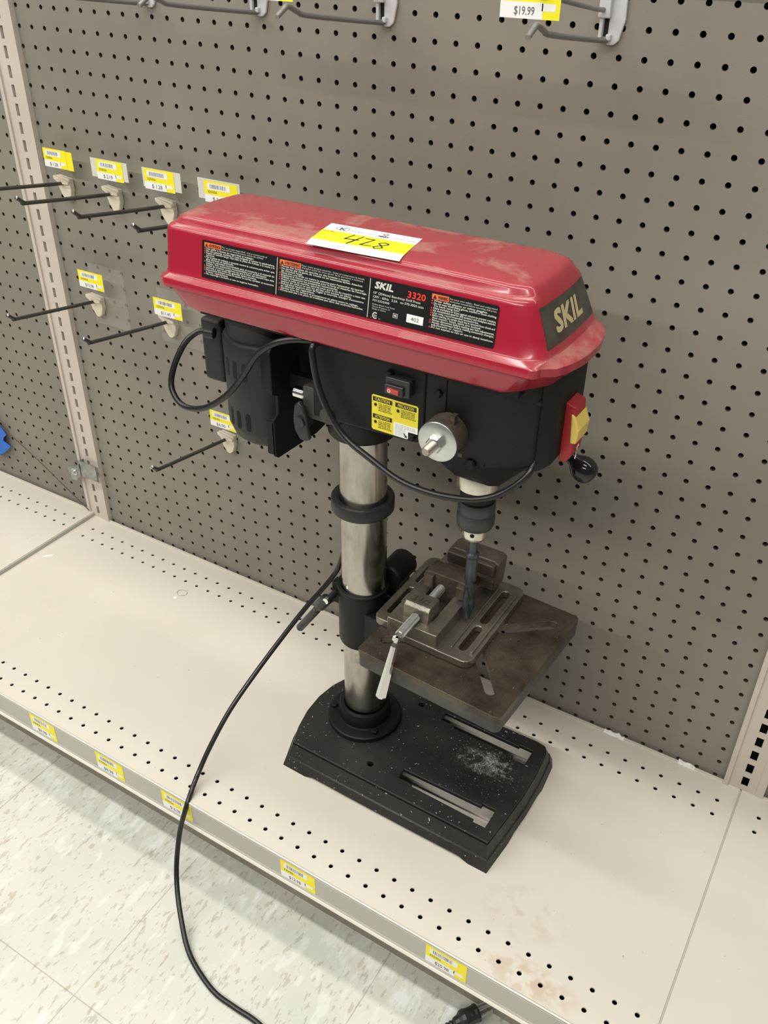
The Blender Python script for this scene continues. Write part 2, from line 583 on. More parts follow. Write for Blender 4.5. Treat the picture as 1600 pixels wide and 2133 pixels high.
class Lab(MB):
    """a printed label: everything is drawn in label inches (u, v) and mapped on to its surface"""
    def __init__(self, fn, mats):
        super().__init__()
        self.fn = fn
        self.mats = mats
        self.keys = {k: i for i, k in enumerate(mats)}

    def rect(self, u0, v0, u1, v1, key, h=0.01, nu=1, nv=1, h0=None):
        vs = []
        for j in range(nv + 1):
            for i in range(nu + 1):
                vs.append(self.fn(u0 + (u1 - u0) * i / nu, v0 + (v1 - v0) * j / nv, h))
        fs = [(j * (nu + 1) + i, j * (nu + 1) + i + 1, (j + 1) * (nu + 1) + i + 1, (j + 1) * (nu + 1) + i) for j in range(nv) for i in range(nu)]
        self.add(vs, fs, self.keys[key])

    def poly(self, pts, key, h=0.012):
        self.add([self.fn(u, v, h) for u, v in pts], [list(range(len(pts)))], self.keys[key])

    def stroke(self, pts, wd, key, h=0.014):
        for (a, b), (c, d) in zip(pts[:-1], pts[1:]):
            L = math.hypot(c - a, d - b) or 1e-6
            nx, ny = -(d - b) / L * wd / 2, (c - a) / L * wd / 2
            ex, ey = (c - a) / L * wd / 3, (d - b) / L * wd / 3
            self.poly([(a - ex + nx, b - ey + ny), (a - ex - nx, b - ey - ny), (c + ex - nx, d + ey - ny), (c + ex + nx, d + ey + ny)], key, h)

    def text(self, s, u, v, size, key, width=None, h=0.014, slant=0.0, align='l', bold=0.0):
        vs, fs = text_mesh(s)
        if not vs:
            return
        x0 = min(p[0] for p in vs)
        x1 = max(p[0] for p in vs)
        sx = size
        if width:
            sx = width / (x1 - x0)
        off = u - x0 * sx
        if align == 'c':
            off = u - (x0 + x1) / 2 * sx
        offs = [(0, 0)] if not bold else [(0, 0), (bold, 0), (0, bold), (bold, bold)]
        for k, (bx, by) in enumerate(offs):
            self.add([self.fn(off + p[0] * sx + slant * p[1] * size + bx, v + p[1] * size + by, h + k * 0.0005) for p in vs], fs, self.keys[key])

    def done(self, name, parent=None, origin=None):
        return self.build(name, [M[k] for k in self.mats], parent, origin, recalc=False)


def perforated(mb, xs, ys, hole, r, P, depth, n=12, mi=0, rim=None):
    """sheet made of cells; hole(i,j) -> centre (x,y) or None; P(x,y,d) places a point at depth d"""
    for i in range(len(xs) - 1):
        for j in range(len(ys) - 1):
            xa, xb, ya, yb = xs[i], xs[i + 1], ys[j], ys[j + 1]
            c = hole(i, j)
            if c is None:
                mb.add([P(xa, ya, 0), P(xb, ya, 0), P(xb, yb, 0), P(xa, yb, 0)], [(0, 1, 2, 3)], mi)
                continue
            cx, cy = c
            ring = [(cx + r * math.cos(2 * math.pi * k / n), cy + r * math.sin(2 * math.pi * k / n)) for k in range(n)]
            q = n // 4
            outer = [(xb, cy), (xb, yb), (cx, yb), (xa, yb), (xa, cy), (xa, ya), (cx, ya), (xb, ya)]
            vs = [P(a, b, 0) for a, b in ring] + [P(a, b, 0) for a, b in outer] + [P(a, b, depth) for a, b in ring]
            fs = []
            for k in range(4):
                o0, o1, o2 = n + 2 * k, n + (2 * k + 1) % 8, n + (2 * k + 2) % 8
                fs.append([o0, o1, o2] + [(k * q + t) % n for t in range(q, -1, -1)])
            mb.add(vs, fs, mi)
            mb.add(vs[:n] + vs[n + 8:], [(t, n + t, n + (t + 1) % n, (t + 1) % n) for t in range(n)], mi if rim is None else rim)


# ------------------------------------------------------------------ the setting: floor, gondola back, uprights
FLOOR = -5.4
mb = MB()
mb.box((-110, -220, FLOOR - 1), (110, 30, FLOOR))
tag(mb.build('floor', M['floor']), kind='structure')


def pegboard(name, x0, x1, cols, z0=-4.0, z1=48.0):
    mb = MB()
    xs = [x0] + [c + 0.5 for c in cols[:-1]] + [x1]
    rows = [0.034 + k for k in range(0, 48)]
    zs = [z0] + [r + 0.5 for r in rows[:-1]] + [z1]
    perforated(mb, xs, zs, lambda i, j: (cols[i], rows[j]), 0.122, lambda x, y, d: (x, d, y), 0.2, rim=2)
    # closed hollow behind the board
    mb.add([(x0, 1.6, z0), (x1, 1.6, z0), (x1, 1.6, z1), (x0, 1.6, z1), (x0, 0, z0), (x1, 0, z0), (x1, 0, z1), (x0, 0, z1)],
           [(0, 1, 2, 3), (4, 5, 1, 0), (7, 3, 2, 6), (4, 0, 3, 7), (5, 6, 2, 1)], 1)
    tag(mb.build(name, [M['peg'], M['void'], M['rawboard']], recalc=False), kind='structure')


pegboard('wall_back', -29.7, 16.95, [c for c in range(-29, 17)])
pegboard('wall_left', -48.2, -30.65, [c for c in range(-47, -31)])
pegboard('wall_right', 18.15, 34.0, [c for c in range(19, 34)])


def upright(name, xc, sx=-0.17, sw=0.25):
    """rolled steel post: bright side flanges and a slotted web"""
    mb = MB()
    y1, z0, z1 = 0.0, -4.0, 48.0
    mb.box((xc - 1.05, -0.40, z0), (xc - 0.80, y1, z1))
    mb.box((xc - 0.80, -0.28, z0), (xc - 0.60, y1, z1))
    mb.box((xc + 0.35, -0.28, z0), (xc + 0.60, y1, z1))
    mb.box((xc + 0.60, -0.33, z0), (xc + 1.00, y1, z1))
    mb.box((xc - 0.60, -0.28, z0), (xc + sx, y1, z1))
    mb.box((xc + sx + sw, -0.28, z0), (xc + 0.35, y1, z1))
    z = z0
    while z < z1:
        mb.box((xc + sx, -0.28, z), (xc + sx + sw, -0.20, z + 0.34))
        z += 1.0
    mb.box((xc + sx, 0.9, z0), (xc + sx + sw, 0.95, z1), 1)
    o = mb.build(name, [M['upright'], M['void']], bevel=0.0)
    tag(o, kind='structure')


upright('trim_1', -30.15)
upright('trim_2', 17.55, -0.22, 0.36)
mb = MB()
mb.box((1.5, -0.16, 36.34), (16.45, -0.01, 36.9))
tag(mb.build('trim_3', M['rodgrey'], bevel=0.04), kind='structure')
mb = MB()
mb.box((-60, -15.1, FLOOR), (60, -14.7, -0.6))
tag(mb.build('baseboard_front', M['kick']), kind='structure')


# ------------------------------------------------------------------ base shelves
def shelf(name, label, x0, x1, xo, n, dz, lo=0):
    t = thing(name, label, 'shelf', ((x0 + x1) / 2, -8.2, 0), 'base shelves of the gondola')
    cols = [xo + i for i in range(n)]
    xs = [x0] + [c + 0.5 for c in cols[:-1]] + [x1]
    rows = [-15.63, -14.63, -2.63, -1.63]
    ys = [-16.42, -15.13, -14.1, -3.2, -2.13, -0.22]
    rowmap = {0: -15.63, 1: -14.63, 3: -2.63, 4: -1.63}
    mb = MB()
    perforated(mb, xs, ys, lambda i, j: (cols[i], rowmap[j]) if j in rowmap else None, 0.115, lambda x, y, d: (x, y, dz - d), 0.07)
    # folded front lip, sides, back lip
    mb.box((x0, -16.46, dz - 1.0), (x1, -16.42, dz - 0.02))
    mb.box((x0, -16.42, dz - 1.0), (x0 + 0.04, -0.22, dz - 0.002))
    mb.box((x1 - 0.04, -16.42, dz - 1.0), (x1, -0.22, dz - 0.002))
    mb.box((x0, -0.26, dz - 1.0), (x1, -0.18, dz + 0.10))
    mb.box((x0 + 0.1, -16.3, dz - 1.1), (x1 - 0.1, -0.3, dz - 1.0), 1)
    mb.build('deck_panel', [M['deck'], M['void']], t, recalc=False)
    mb = MB()
    mb.box((x1 + 0.001, -16.4, dz - 0.9), (x1 + 0.09, -0.3, dz - 0.035))
    mb.build('side_flange', M['channel'], t)
    mb = MB()
    mb.tube([(x0 + 0.02, -16.46, dz - 0.045), (x1 - 0.02, -16.46, dz - 0.045)], 0.05, 10, smooth_path=False)
    mb.build('front_bead', M['lipwhite'], t)
    # ticket channel
    mb = MB()
    a, b = x0 + 0.03, x1 - 0.03
    mb.prism([(-16.50, dz - 0.10), (-16.47, dz - 1.68), (-16.60, dz - 1.68), (-16.60, dz - 1.50), (-16.54, dz - 1.44), (-16.54, dz - 0.10)], a, b, 'x')
    ch = mb.build('ticket_channel', M['channel'], t)
    mb = MB()
    mb.prism([(-16.60, dz - 1.70), (-16.60, dz - 1.56), (-16.66, dz - 1.56), (-16.70, dz - 1.70)], a, b, 'x')
    mb.build('channel_lip', M['lipwhite'], ch)
    return t


shelf('base_shelf', 'long beige steel base shelf with perforated strips, carrying the drill press', -30.68, 17.40, -29.462, 47, 0.0)
shelf('base_shelf', 'beige base shelf of the next bay, left of the slotted upright', -78.6, -30.78, -77.4, 47, 0.30)
shelf('base_shelf', 'beige base shelf of the next bay, at the right edge of the photo', 17.495, 65.5, 18.66, 47, 0.0)

# ------------------------------------------------------------------ drill press
CX, CY = -1.80, -7.50          # column axis
SX = 4.02                      # spindle axis
DP = thing('drill_press', 'red and black benchtop drill press standing on the perforated base shelf', 'drill press', (CX, CY, 0))

# base casting with two T slots and two bolt holes
outer = [(-3.83, -11.26)] + [(-2.0, -11.29), (2.0, -11.33), (7.80, -11.37)] + [(7.97, -9.6), (8.10, -7.9), (8.10, -6.2), (7.98, -4.75), (7.75, -4.30), (7.3, -4.22)] + \
        [(2, -4.25), (-3.0, -4.3), (-3.55, -4.75), (-4.05, -5.6), (-4.45, -6.6), (-4.62, -7.75), (-4.55, -9.0), (-4.3, -10.1)]
fs_ = [(2.12, -10.28), (2.12, -9.68), (6.60, -9.62), (6.60, -9.45), (7.30, -9.45), (7.30, -10.66), (6.60, -10.66), (6.60, -10.50), (2.96, -10.42), (2.96, -10.30)]
bs_ = [(2.12, -5.60), (2.12, -5.02), (6.60, -5.08), (6.60, -4.96), (7.34, -4.96), (7.34, -6.02), (6.60, -6.02), (6.60, -5.84), (2.96, -5.78), (2.96, -5.60)]
BXC, BYC = 2.0, -7.75


def taper(v):
    x, y, z = v
    k = (1.42 - z) / 1.42
    return (x + (x - BXC) * 0.052 * k, y + (y - BYC) * 0.165 * k, z)


mb = MB()
curve_plate(mb, outer, [fs_, bs_, arc(0.45, -10.3, 0.17, 0, 342, 19), arc(0.65, -5.2, 0.17, 0, 342, 19)], 1.18, 1.42, 0.04)
# skirt: lofted outline below the plate, with shallow arches between the feet
sk_o = []
for k, (x, y) in enumerate(outer):
    x2, y2 = outer[(k + 1) % len(outer)]
    nseg = max(1, int(math.hypot(x2 - x, y2 - y) / 0.45))
    for t in range(nseg):
        sk_o.append((x + (x2 - x) * t / nseg, y + (y2 - y) * t / nseg))
rings = []
for z, ins in ((1.30, 0.0), (0.62, -0.0), (0.56, -0.05), (None, -0.05), (None, 0.22), (1.2, 0.28)):
    ring = []
    for x, y in sk_o:
        lift = 0.14 if ((-2.4 < x < 6.4) or (-9.3 < y < -6.2)) else 0.0
        zz = z if z is not None else lift
        X, Y, Z = taper((x, y, zz))
        L = math.hypot(X - BXC, Y - BYC)
        X -= (X - BXC) / L * ins
        Y -= (Y - BYC) / L * ins
        ring.append((X, Y, Z))
    rings.append(ring)
mb.loft(rings, 0, False, False)
mb.build('base', M['basebk'], DP)

mb = MB()
mb.lathe([(2.02, 0), (2.02, 0.28), (1.95, 0.34), (1.45, 0.36), (1.40, 0.42), (1.38, 1.15), (1.34, 1.22), (1.13, 1.22)], (CX + 0.16, CY - 0.08, 1.40), (0, 0, 1), 64, caps=False)
fl = mb.build('column_flange', M['black'], DP)
for a in (200, 322, 80):
    bx, by = CX + 0.1 + 1.68 * math.cos(math.radians(a)), CY - 0.08 + 1.68 * math.sin(math.radians(a))
    mb = MB()
    mb.lathe([(0.2, 0), (0.2, 0.16), (0.16, 0.2)], (bx, by, 1.74), (0, 0, 1), 6, smooth=False)
    mb.build('bolt', M['black'], fl)

mb = MB()
mb.cyl((CX + 0.16, CY, 1.6), (CX - 0.02, CY, 21.5), 1.12, n=72)
mb.build('column', M['steel'], DP)
mb = MB()
mb.lathe([(1.12, 0.0), (1.44, 0.0), (1.50, 0.07), (1.50, 0.62), (1.44, 0.70), (1.30, 0.70), (1.12, 0.62), (1.12, 0.0)], (CX, CY, 15.25), (0, 0, 1), 64, caps=False)
mb.build('rack_collar', M['rubber'], DP)

# table bracket round the column
mb = MB()
mb.lathe([(1.12, 10.7), (1.30, 10.7), (1.32, 10.6), (1.24, 10.5), (1.24, 7.35), (1.18, 7.15), (1.12, 7.15)], (CX, CY, 0), (0, 0, 1), 56, caps=False)
mb.prism([(-1.2, -8.5), (1.2, -8.7), (2.6, -9.0), (2.6, -6.4), (1.2, -6.5), (-1.2, -6.6)], 7.9, 9.62)
mb.cyl((-0.85, -6.7, 10.85), (-0.85, -4.9, 10.85), 0.72, ch=0.10)
mb.box((-1.5, -6.6, 9.6), (-0.4, -5.2, 10.9))
mb.box((-3.25, -8.15, 9.3), (-2.6, -7.65, 10.6))
mb.box((-3.25, -7.35, 9.3), (-2.6, -6.9, 10.6))
tb = mb.build('table_bracket', M['black'], DP, bevel=0.04)
mb = MB()
mb.cyl((-3.05, -8.9, 9.95), (-3.05, -6.7, 9.95), 0.17)
mb.lathe([(0.17, 0.0), (0.30, 0.05), (0.30, 0.75), (0.2, 0.95), (0.17, 1.05), (0.17, 1.15), (0.21, 1.2), (0.21, 3.2), (0.15, 3.3)], (-3.12, -8.75, 9.95), (-2.25, -0.12, -3.45), 20)
cl = mb.build('clamp_lever', M['blackp'], tb)
mb = MB()
mb.cyl((-3.05, -9.02, 9.98), (-3.05, -8.85, 9.98), 0.16)
tag(mb.build('lever_screw', M['chrome'], cl), 'bright screw end')

# table: square plate with diagonal slots, turned a little clockwise
TCX, TCY, TA = 4.38, -7.75, math.radians(-3.4)


def trot(u, v):
    return (TCX + u * math.cos(TA) - v * math.sin(TA), TCY + u * math.sin(TA) + v * math.cos(TA))


hw, hd = 3.72, 4.03
to = [trot(*p) for p in rrect(-hw, -hd, hw, hd, 0.28, 4)]


def tslot(u0, v0, u1, v1, r=0.25):
    return [trot(*p) for p in capsule(u0, v0, u1, v1, r, 5)]


mb = MB()
holes = [tslot(1.05, -1.05, 2.60, -2.78), tslot(1.05, 1.05, 2.85, 2.72, 0.27), tslot(-1.05, -1.05, -2.95, -2.75), tslot(-1.05, 1.05, -2.75, 2.75), [trot(*p) for p in arc(-0.3, 0.1, 0.42, 0, 345, 23)]]
curve_plate(mb, to, holes, 10.12, 10.50, 0.03)
hs = [trot(*p) for p in rrect(-hw + 0.02, -hd + 0.02, hw - 0.02, hd - 0.02, 0.28, 4)]
hi = [trot(*p) for p in rrect(-hw + 0.3, -hd + 0.3, hw - 0.3, hd - 0.3, 0.2, 4)]
mb.loft([[(x, y, 10.4) for x, y in hs], [(x, y, 9.55) for x, y in hs], [(x, y, 9.55) for x, y in hi], [(x, y, 10.2) for x, y in hi]], 1, False, False)
mb.build('table', [M['table'], m_iron('table_side_iron', (0.045, 0.045, 0.042), (0.085, 0.085, 0.078), 0.5, metal=0.3)], DP)

# head casting: column clamp, side body, quill housing, front switch block
mb = MB()
mb.lathe([(1.12, 19.35), (1.50, 19.35), (1.55, 19.45), (1.55, 23.5)], (CX, CY, 0), (0, 0, 1), 56, caps=False)
mb.prism([(-3.1, 24.6), (-3.1, 20.55), (1.2, 20.70), (2.0, 20.75), (2.32, 21.2), (2.32, 24.6)][::-1], -9.40, -5.5, 'y')
hz = [(24.6, 0.0, 0), (20.9, 0.0, 0), (19.95, 0.40, 0.35), (19.20, 0.95, 0.62)]
rings = []
for z, s1, s2 in hz:
    rings.append([(2.3 + s2 * 1.6, -9.40 + s1, z), (5.28 - s2 * 0.6, -9.40 + s1, z), (6.75 - s2 * 2.4, -8.7 + s1 * 0.5, z), (6.75 - s2 * 2.4, -6.2 - s1 * 0.5, z), (5.28 - s2 * 0.6, -5.5 - s1, z), (2.3 + s2 * 1.6, -5.5 - s1, z)])
mb.loft(rings[::-1], 0)
blk = [(5.0, -9.38), (5.33, -9.38), (7.12, -8.25), (7.25, -8.0), (7.25, -5.2), (7.0, -4.9), (5.0, -4.9)]
mb.loft([[(x - 0.35 * (x > 7), y, 20.42 + 0.25 * (x < 6)) for x, y in blk], [(x, y, 20.75) for x, y in blk], [(x, y, 24.6) for x, y in blk]], 0)
head = mb.build('head_casting', M['black'], DP, bevel=0.10, seg=3)
# small bolts and lugs on the casting face
for (x, y, z, r) in ((0.75, -9.42, 23.55, 0.17), (2.95, -9.42, 23.3, 0.16), (4.45, -9.30, 20.55, 0.24), (1.85, -9.42, 21.0, 0.13), (6.9, -8.97, 23.8, 0.12)):
    mb = MB()
    mb.lathe([(r, 0), (r, 0.14), (r * 0.8, 0.2)], (x, y, z), (0, -1, 0), 6, smooth=False)
    mb.build('bolt', M['black'], head)
mb = MB()
mb.box((2.72, -9.46, 21.8), (3.25, -9.38, 24.4))
mb.build('casting_rib', M['black'], head, bevel=0.03)

# belt tensioning clamp boss, rod and wing knob on the near side
mb = MB()
mb.box((-3.75, -9.25, 20.25), (-1.9, -8.3, 21.75))
mb.cyl((-2.35, -9.45, 20.75), (-2.35, -9.2, 20.75), 0.38)
cb = mb.build('slide_boss', mat('slide_boss_paint', (0.045, 0.040, 0.036), 0.5, bump=0.3, bscale=600), DP, bevel=0.08)
mb = MB()
mb.cyl((-4.35, -9.0, 21.22), (-3.7, -9.0, 21.22), 0.27, ch=0.08)
tag(mb.build('slide_rod', M['chrome'], cb), 'chromed rod end')
mb = MB()
mb.prism([(-3.95, 20.95), (-3.75, 21.1), (-3.5, 20.9), (-3.35, 20.4), (-3.3, 19.9), (-3.2, 19.4), (-3.45, 19.25), (-3.75, 19.3), (-4.0, 19.7), (-4.05, 20.3)], -9.62, -9.38, 'y')
mb.cyl((-3.65, -9.75, 20.2), (-3.65, -9.2, 20.2), 0.26)
mb.build('wing_knob', M['blackp'], cb, bevel=0.08, seg=3)

# motor
MX, MY = -7.15, -7.10
mb = MB()
mb.lathe([(0.3, 17.35), (0.9, 17.4), (1.55, 17.55), (1.88, 17.85), (2.02, 18.25), (2.08, 18.4), (2.08, 22.6), (2.0, 22.75), (1.9, 22.8), (1.9, 23.9), (1.0, 24.0)], (MX, MY, 0), (0, 0, 1), 72)
mb.cyl((MX + 0.1, MY - 0.3, 17.0), (MX + 0.1, MY - 0.3, 17.5), 0.22, n=6)
mot = mb.build('motor', M['greyblk'], DP)
for zc, hh in ((21.45, 0.46), (18.95, 0.46)):
    for a in (-168, -150, -133, -117, -101, -85):
        ca, sa = math.cos(math.radians(a)), math.sin(math.radians(a))
        mb = MB()
        pts = capsule(0, -hh + 0.13, 0, hh - 0.13, 0.13, 6)
        R = 2.075
        front = []
        back = []
        for (u, v) in pts:
            aa = math.radians(a) + u / R
            front.append((MX + (R + 0.012) * math.cos(aa), MY + (R + 0.012) * math.sin(aa), zc + v))
            back.append((MX + (R - 0.15) * math.cos(aa), MY + (R - 0.15) * math.sin(aa), zc + v))
        mb.loft([back, front])
        mb.build('vent_slot', M['slotvoid'], mot)
mb = MB()
mb.box((-10.35, -8.1, 19.9), (-9.15, -6.2, 23.0))
mb.build('capacitor_box', M['greyblk'], mot, bevel=0.18, seg=4)
mb = MB()
mb.cyl((-9.15, -8.45, 22.6), (-9.6, -8.6, 22.62), 0.27, n=20, ch=0.04)
mb.build('strain_relief', M['blackp'], mot)
# motor mounting plate, a bent channel between motor and column
mb = MB()
plate = [(-9.60, 17.95), (-9.60, 19.80), (-9.25, 19.95), (-9.22, 20.85), (-9.60, 21.05), (-9.62, 23.0), (-9.40, 23.3), (-5.3, 23.3), (-5.3, 17.9), (-6.4, 17.7), (-9.40, 17.80)]
mb.prism(plate, -5.28, -5.12, 'x')
mb.box((-5.70, -9.62, 21.2), (-5.14, -9.50, 23.0))
mb.box((-5.60, -9.60, 18.0), (-5.14, -9.50, 19.7))
mb.box((-5.3, -8.3, 20.6), (-3.2, -7.9, 21.6))
mb.box((-5.3, -6.4, 20.6), (-3.2, -5.9, 21.6))
mb.build('motor_plate', M['black'], DP, bevel=0.04)

# spring cap, washer, nut and threaded stud
mb = MB()
mb.lathe([(0.86, 0), (0.86, 0.75), (0.82, 0.84)], (3.42, -9.38, 21.70), (0, -1, 0), 48)
mb.box((3.75, -10.0, 22.4), (3.93, -9.7, 22.78))
mb.box((4.2, -10.1, 21.2), (4.38, -9.9, 21.35))
sc_ = mb.build('spring_cap', M['springcap'], DP)
mb = MB()
mb.lathe([(0.80, 0), (0.84, 0.03), (0.84, 0.10), (0.80, 0.13), (0.30, 0.13)], (3.40, -10.20, 21.68), (0, -1, 0), 56)
mb.build('washer', M['zinc'], sc_)
mb = MB()
mb.lathe([(0.36, 0), (0.36, 0.26), (0.31, 0.31)], (3.40, -10.32, 21.68), (0, -1, 0), 6, smooth=False)
mb.build('nut', M['zinc'], sc_)
mb = MB()
prof = [(0.185, 0)]
for k in range(14):
    prof += [(0.205, 0.03 + k * 0.055), (0.17, 0.057 + k * 0.055)]
prof += [(0.19, 0.80), (0.15, 0.86)]
mb.lathe(prof, (3.40, -10.38, 21.68), (0, -1, 0), 24)
mb.build('threaded_stud', M['zincbolt'], sc_)

# work-light switch box with red rocker
mb = MB()
mb.box((0.71, -9.80, 22.84), (1.82, -9.35, 23.55))
mb.box((0.74, -9.92, 22.88), (1.60, -9.78, 23.30))
sw = mb.build('light_switch_box', M['blackp'], DP, bevel=0.06, seg=3)
mb = MB()
mb.prism([(0.90, 23.20), (0.90, 22.98), (1.42, 22.95), (1.42, 23.16)], -9.98, -9.88, 'y')
o_ = mb.build('rocker', M['rocker'], sw, bevel=0.03)
tag(o_, 'small red rocker switch')
L_ = Lab(lambda u, v, h: (u - 0.43, -9.98 - h, v - 0.12), ['white'])
for k in range(16):
    a = 2 * math.pi * k / 16
    b = 2 * math.pi * (k + 1) / 16
    L_.poly([(1.43 + 0.07 * math.cos(a), 23.2 + 0.07 * math.sin(a)), (1.43 + 0.07 * math.cos(b), 23.2 + 0.07 * math.sin(b)), (1.43 + 0.045 * math.cos(b), 23.2 + 0.045 * math.sin(b)), (1.43 + 0.045 * math.cos(a), 23.2 + 0.045 * math.sin(a))], 'white', 0.004)
L_.done('rocker_mark', sw)

# front power switch: red paddle housing with yellow safety key
PXF = 7.30
mb = MB()
mb.prism([(PXF - 0.1, 20.5), (PXF - 0.1, 23.1), (PXF + 0.34, 22.95), (PXF + 0.46, 21.9), (PXF + 0.40, 20.8), (PXF + 0.2, 20.5)], -7.15, -6.05, 'y')
ps = mb.build('power_switch', M['switchred'], DP, bevel=0.06, seg=3)
mb = MB()
mb.prism([(PXF + 0.20, 22.70), (PXF + 0.36, 22.62), (PXF + 0.60, 22.05), (PXF + 0.56, 21.45), (PXF + 0.3, 21.4)], -7.22, -5.98, 'y')
sk = mb.build('safety_key', M['key'], ps, bevel=0.08, seg=3)
tag(sk, 'yellow pull-out key')
L_ = Lab(lambda u, v, h: (PXF + 0.40 + 0.055 * (v - 20.8) + h + 0.012, u - 0.1, v), ['white'])
L_.poly([(-6.45, 21.18), (-6.62, 21.0), (-6.5, 21.0), (-6.5, 20.85), (-6.4, 20.85), (-6.4, 21.0), (-6.28, 21.0)], 'white')
L_.poly([(-6.45, 20.42), (-6.28, 20.58), (-6.4, 20.58), (-6.4, 20.75), (-6.5, 20.75), (-6.5, 20.58), (-6.62, 20.58)], 'white')
L_.done('arrow_marks', ps)

# quill stop ring, chuck
mb = MB()
mb.lathe([(0.84, 18.42), (0.88, 18.46), (0.88, 19.12), (0.84, 19.2)], (SX - 0.03, CY, 0), (0, 0, 1), 56)
tag(mb.build('quill_stop_ring', M['nickel'], DP), 'bright nickel ring under the head')
mb = MB()
mb.lathe([(0.70, 17.80), (0.76, 17.86), (0.76, 18.42)], (SX, CY, 0), (0, 0, 1), 48)
mb.build('quill', M['black'], DP)
mb = MB()
mb.lathe([(0.5, 17.8), (0.78, 17.75), (0.82, 17.62), (0.82, 17.25), (0.79, 17.18), (0.82, 17.1), (0.84, 16.95), (0.84, 16.62), (0.78, 16.45), (0.62, 16.36), (0.5, 16.36)][::-1], (SX, CY, 0), (0, 0, 1), 56)
ch = mb.build('chuck', M['chuck'], DP)
mb = MB()
mb.lathe([(0.22, 15.62), (0.36, 15.62), (0.52, 15.82), (0.54, 15.9), (0.54, 16.3), (0.5, 16.4)], (SX, CY, 0), (0, 0, 1), 40)
for k in range(30):
    a = 2 * math.pi * k / 30
    mb.box((SX + 0.5 * math.cos(a) - 0.03, CY + 0.5 * math.sin(a) - 0.03, 16.3), (SX + 0.5 * math.cos(a) + 0.03, CY + 0.5 * math.sin(a) + 0.03, 16.42))
cn = mb.build('chuck_nose', M['nickel'], ch)
tag(cn, 'bright nickel nose with key holes')
for a in (-75, 45, 165):
    mb = MB()
    d = Vector((math.cos(math.radians(a)), math.sin(math.radians(a)), 0))
    mb.cyl(Vector((SX, CY, 16.15)) + d * 0.45, Vector((SX, CY, 16.15)) + d * 0.552, 0.10, n=20)
    mb.build('key_hole', M['slotvoid'], ch)

# feed handle on the far side, three rods with ball knobs
HUB = (3.43, -4.75, 21.8)
mb = MB()
mb.lathe([(0.75, 0), (0.75, 0.5), (0.6, 0.7)], (HUB[0], -5.5, HUB[2]), (0, 1, 0), 40)
fh = mb.build('feed_hub', M['black'], DP)
for a in (-34, 86, 206):
    d = Vector((math.cos(math.radians(a)), 0.02, math.sin(math.radians(a))))
    p = Vector((HUB[0], HUB[1] - 0.1, HUB[2]))
    mb = MB()
    mb.cyl(p, p + d * 4.6, 0.16, n=18)
    hd_ = mb.build('feed_handle', M['chrome'], fh)
    mb = MB()
    mb.lathe([(0.22, 0), (0.26, 0.1), (0.30, 0.3), (0.42, 0.45), (0.53, 0.62), (0.58, 0.85), (0.56, 1.08), (0.46, 1.28), (0.3, 1.40), (0.08, 1.45)], p + d * 4.15, d, 36)
    mb.build('ball_knob', M['knob'], hd_)

# ------------------------------------------------------------------ red belt cover
CYC = -7.20


def cring(z, xl, xr, h, rl, rr, bow, step=0.0):
    """outline of the cover at height z: straight sides, rounded rear, bowed nose (front is +x)"""
    pts = []
    rx = rr if (step or z < 25.2) else 0.85
    for i in range(11):
        t = i / 10
        pts.append((xl + rl + (xr - rx - xl - rl) * t, -h))
    n = 6
    xn, hn = xr, h - rr
    def corner(t):
        """0 at the side, 1 at the nose: a flattened chamfer"""
        c, sn = math.sin(math.pi / 2 * t), 1 - math.cos(math.pi / 2 * t)
        k = 0.42 if not step else 1.0
        return (c * k + t * (1 - k)) * rx, (sn * k + t * (1 - k)) * rr
    for i in range(1, n + 1):
        dx, dy = corner(i / n)
        pts.append((xr - rx + dx, -h + dy))
    hn = h - rr
    nose = []
    for i in range(1, 16):
        yy = -hn + 2 * hn * i / 16
        e = 1 - (abs(yy) / hn) ** 2.4
        st = step * min(1.0, (1 - abs(yy) / hn) / 0.09)
        nose.append((xr + st + bow * e, yy))
    pts += nose
    for i in range(n, 0, -1):
        dx, dy = corner(i / n)
        pts.append((xr - rx + dx, h - dy))
    for i in range(11):
        t = i / 10
        pts.append((xr - rx + (xl + rl - xr + rx) * t, h))
    for i in range(1, n + 1):
        a = 90 + 90 * i / n
        pts.append((xl + rl + rl * math.cos(math.radians(a)), h - rl + rl * math.sin(math.radians(a))))
    for i in range(1, 8):
        yy = (h - rl) * (1 - 2 * i / 8)
        pts.append((xl - 0.12 * (1 - (yy / (h - rl)) ** 2), yy))
    for i in range(0, n):
        a = 180 + 90 * i / n
        pts.append((xl + rl + rl * math.cos(math.radians(a)), -h + rl + rl * math.sin(math.radians(a))))
    return [(x, CYC + y, z) for x, y in pts]


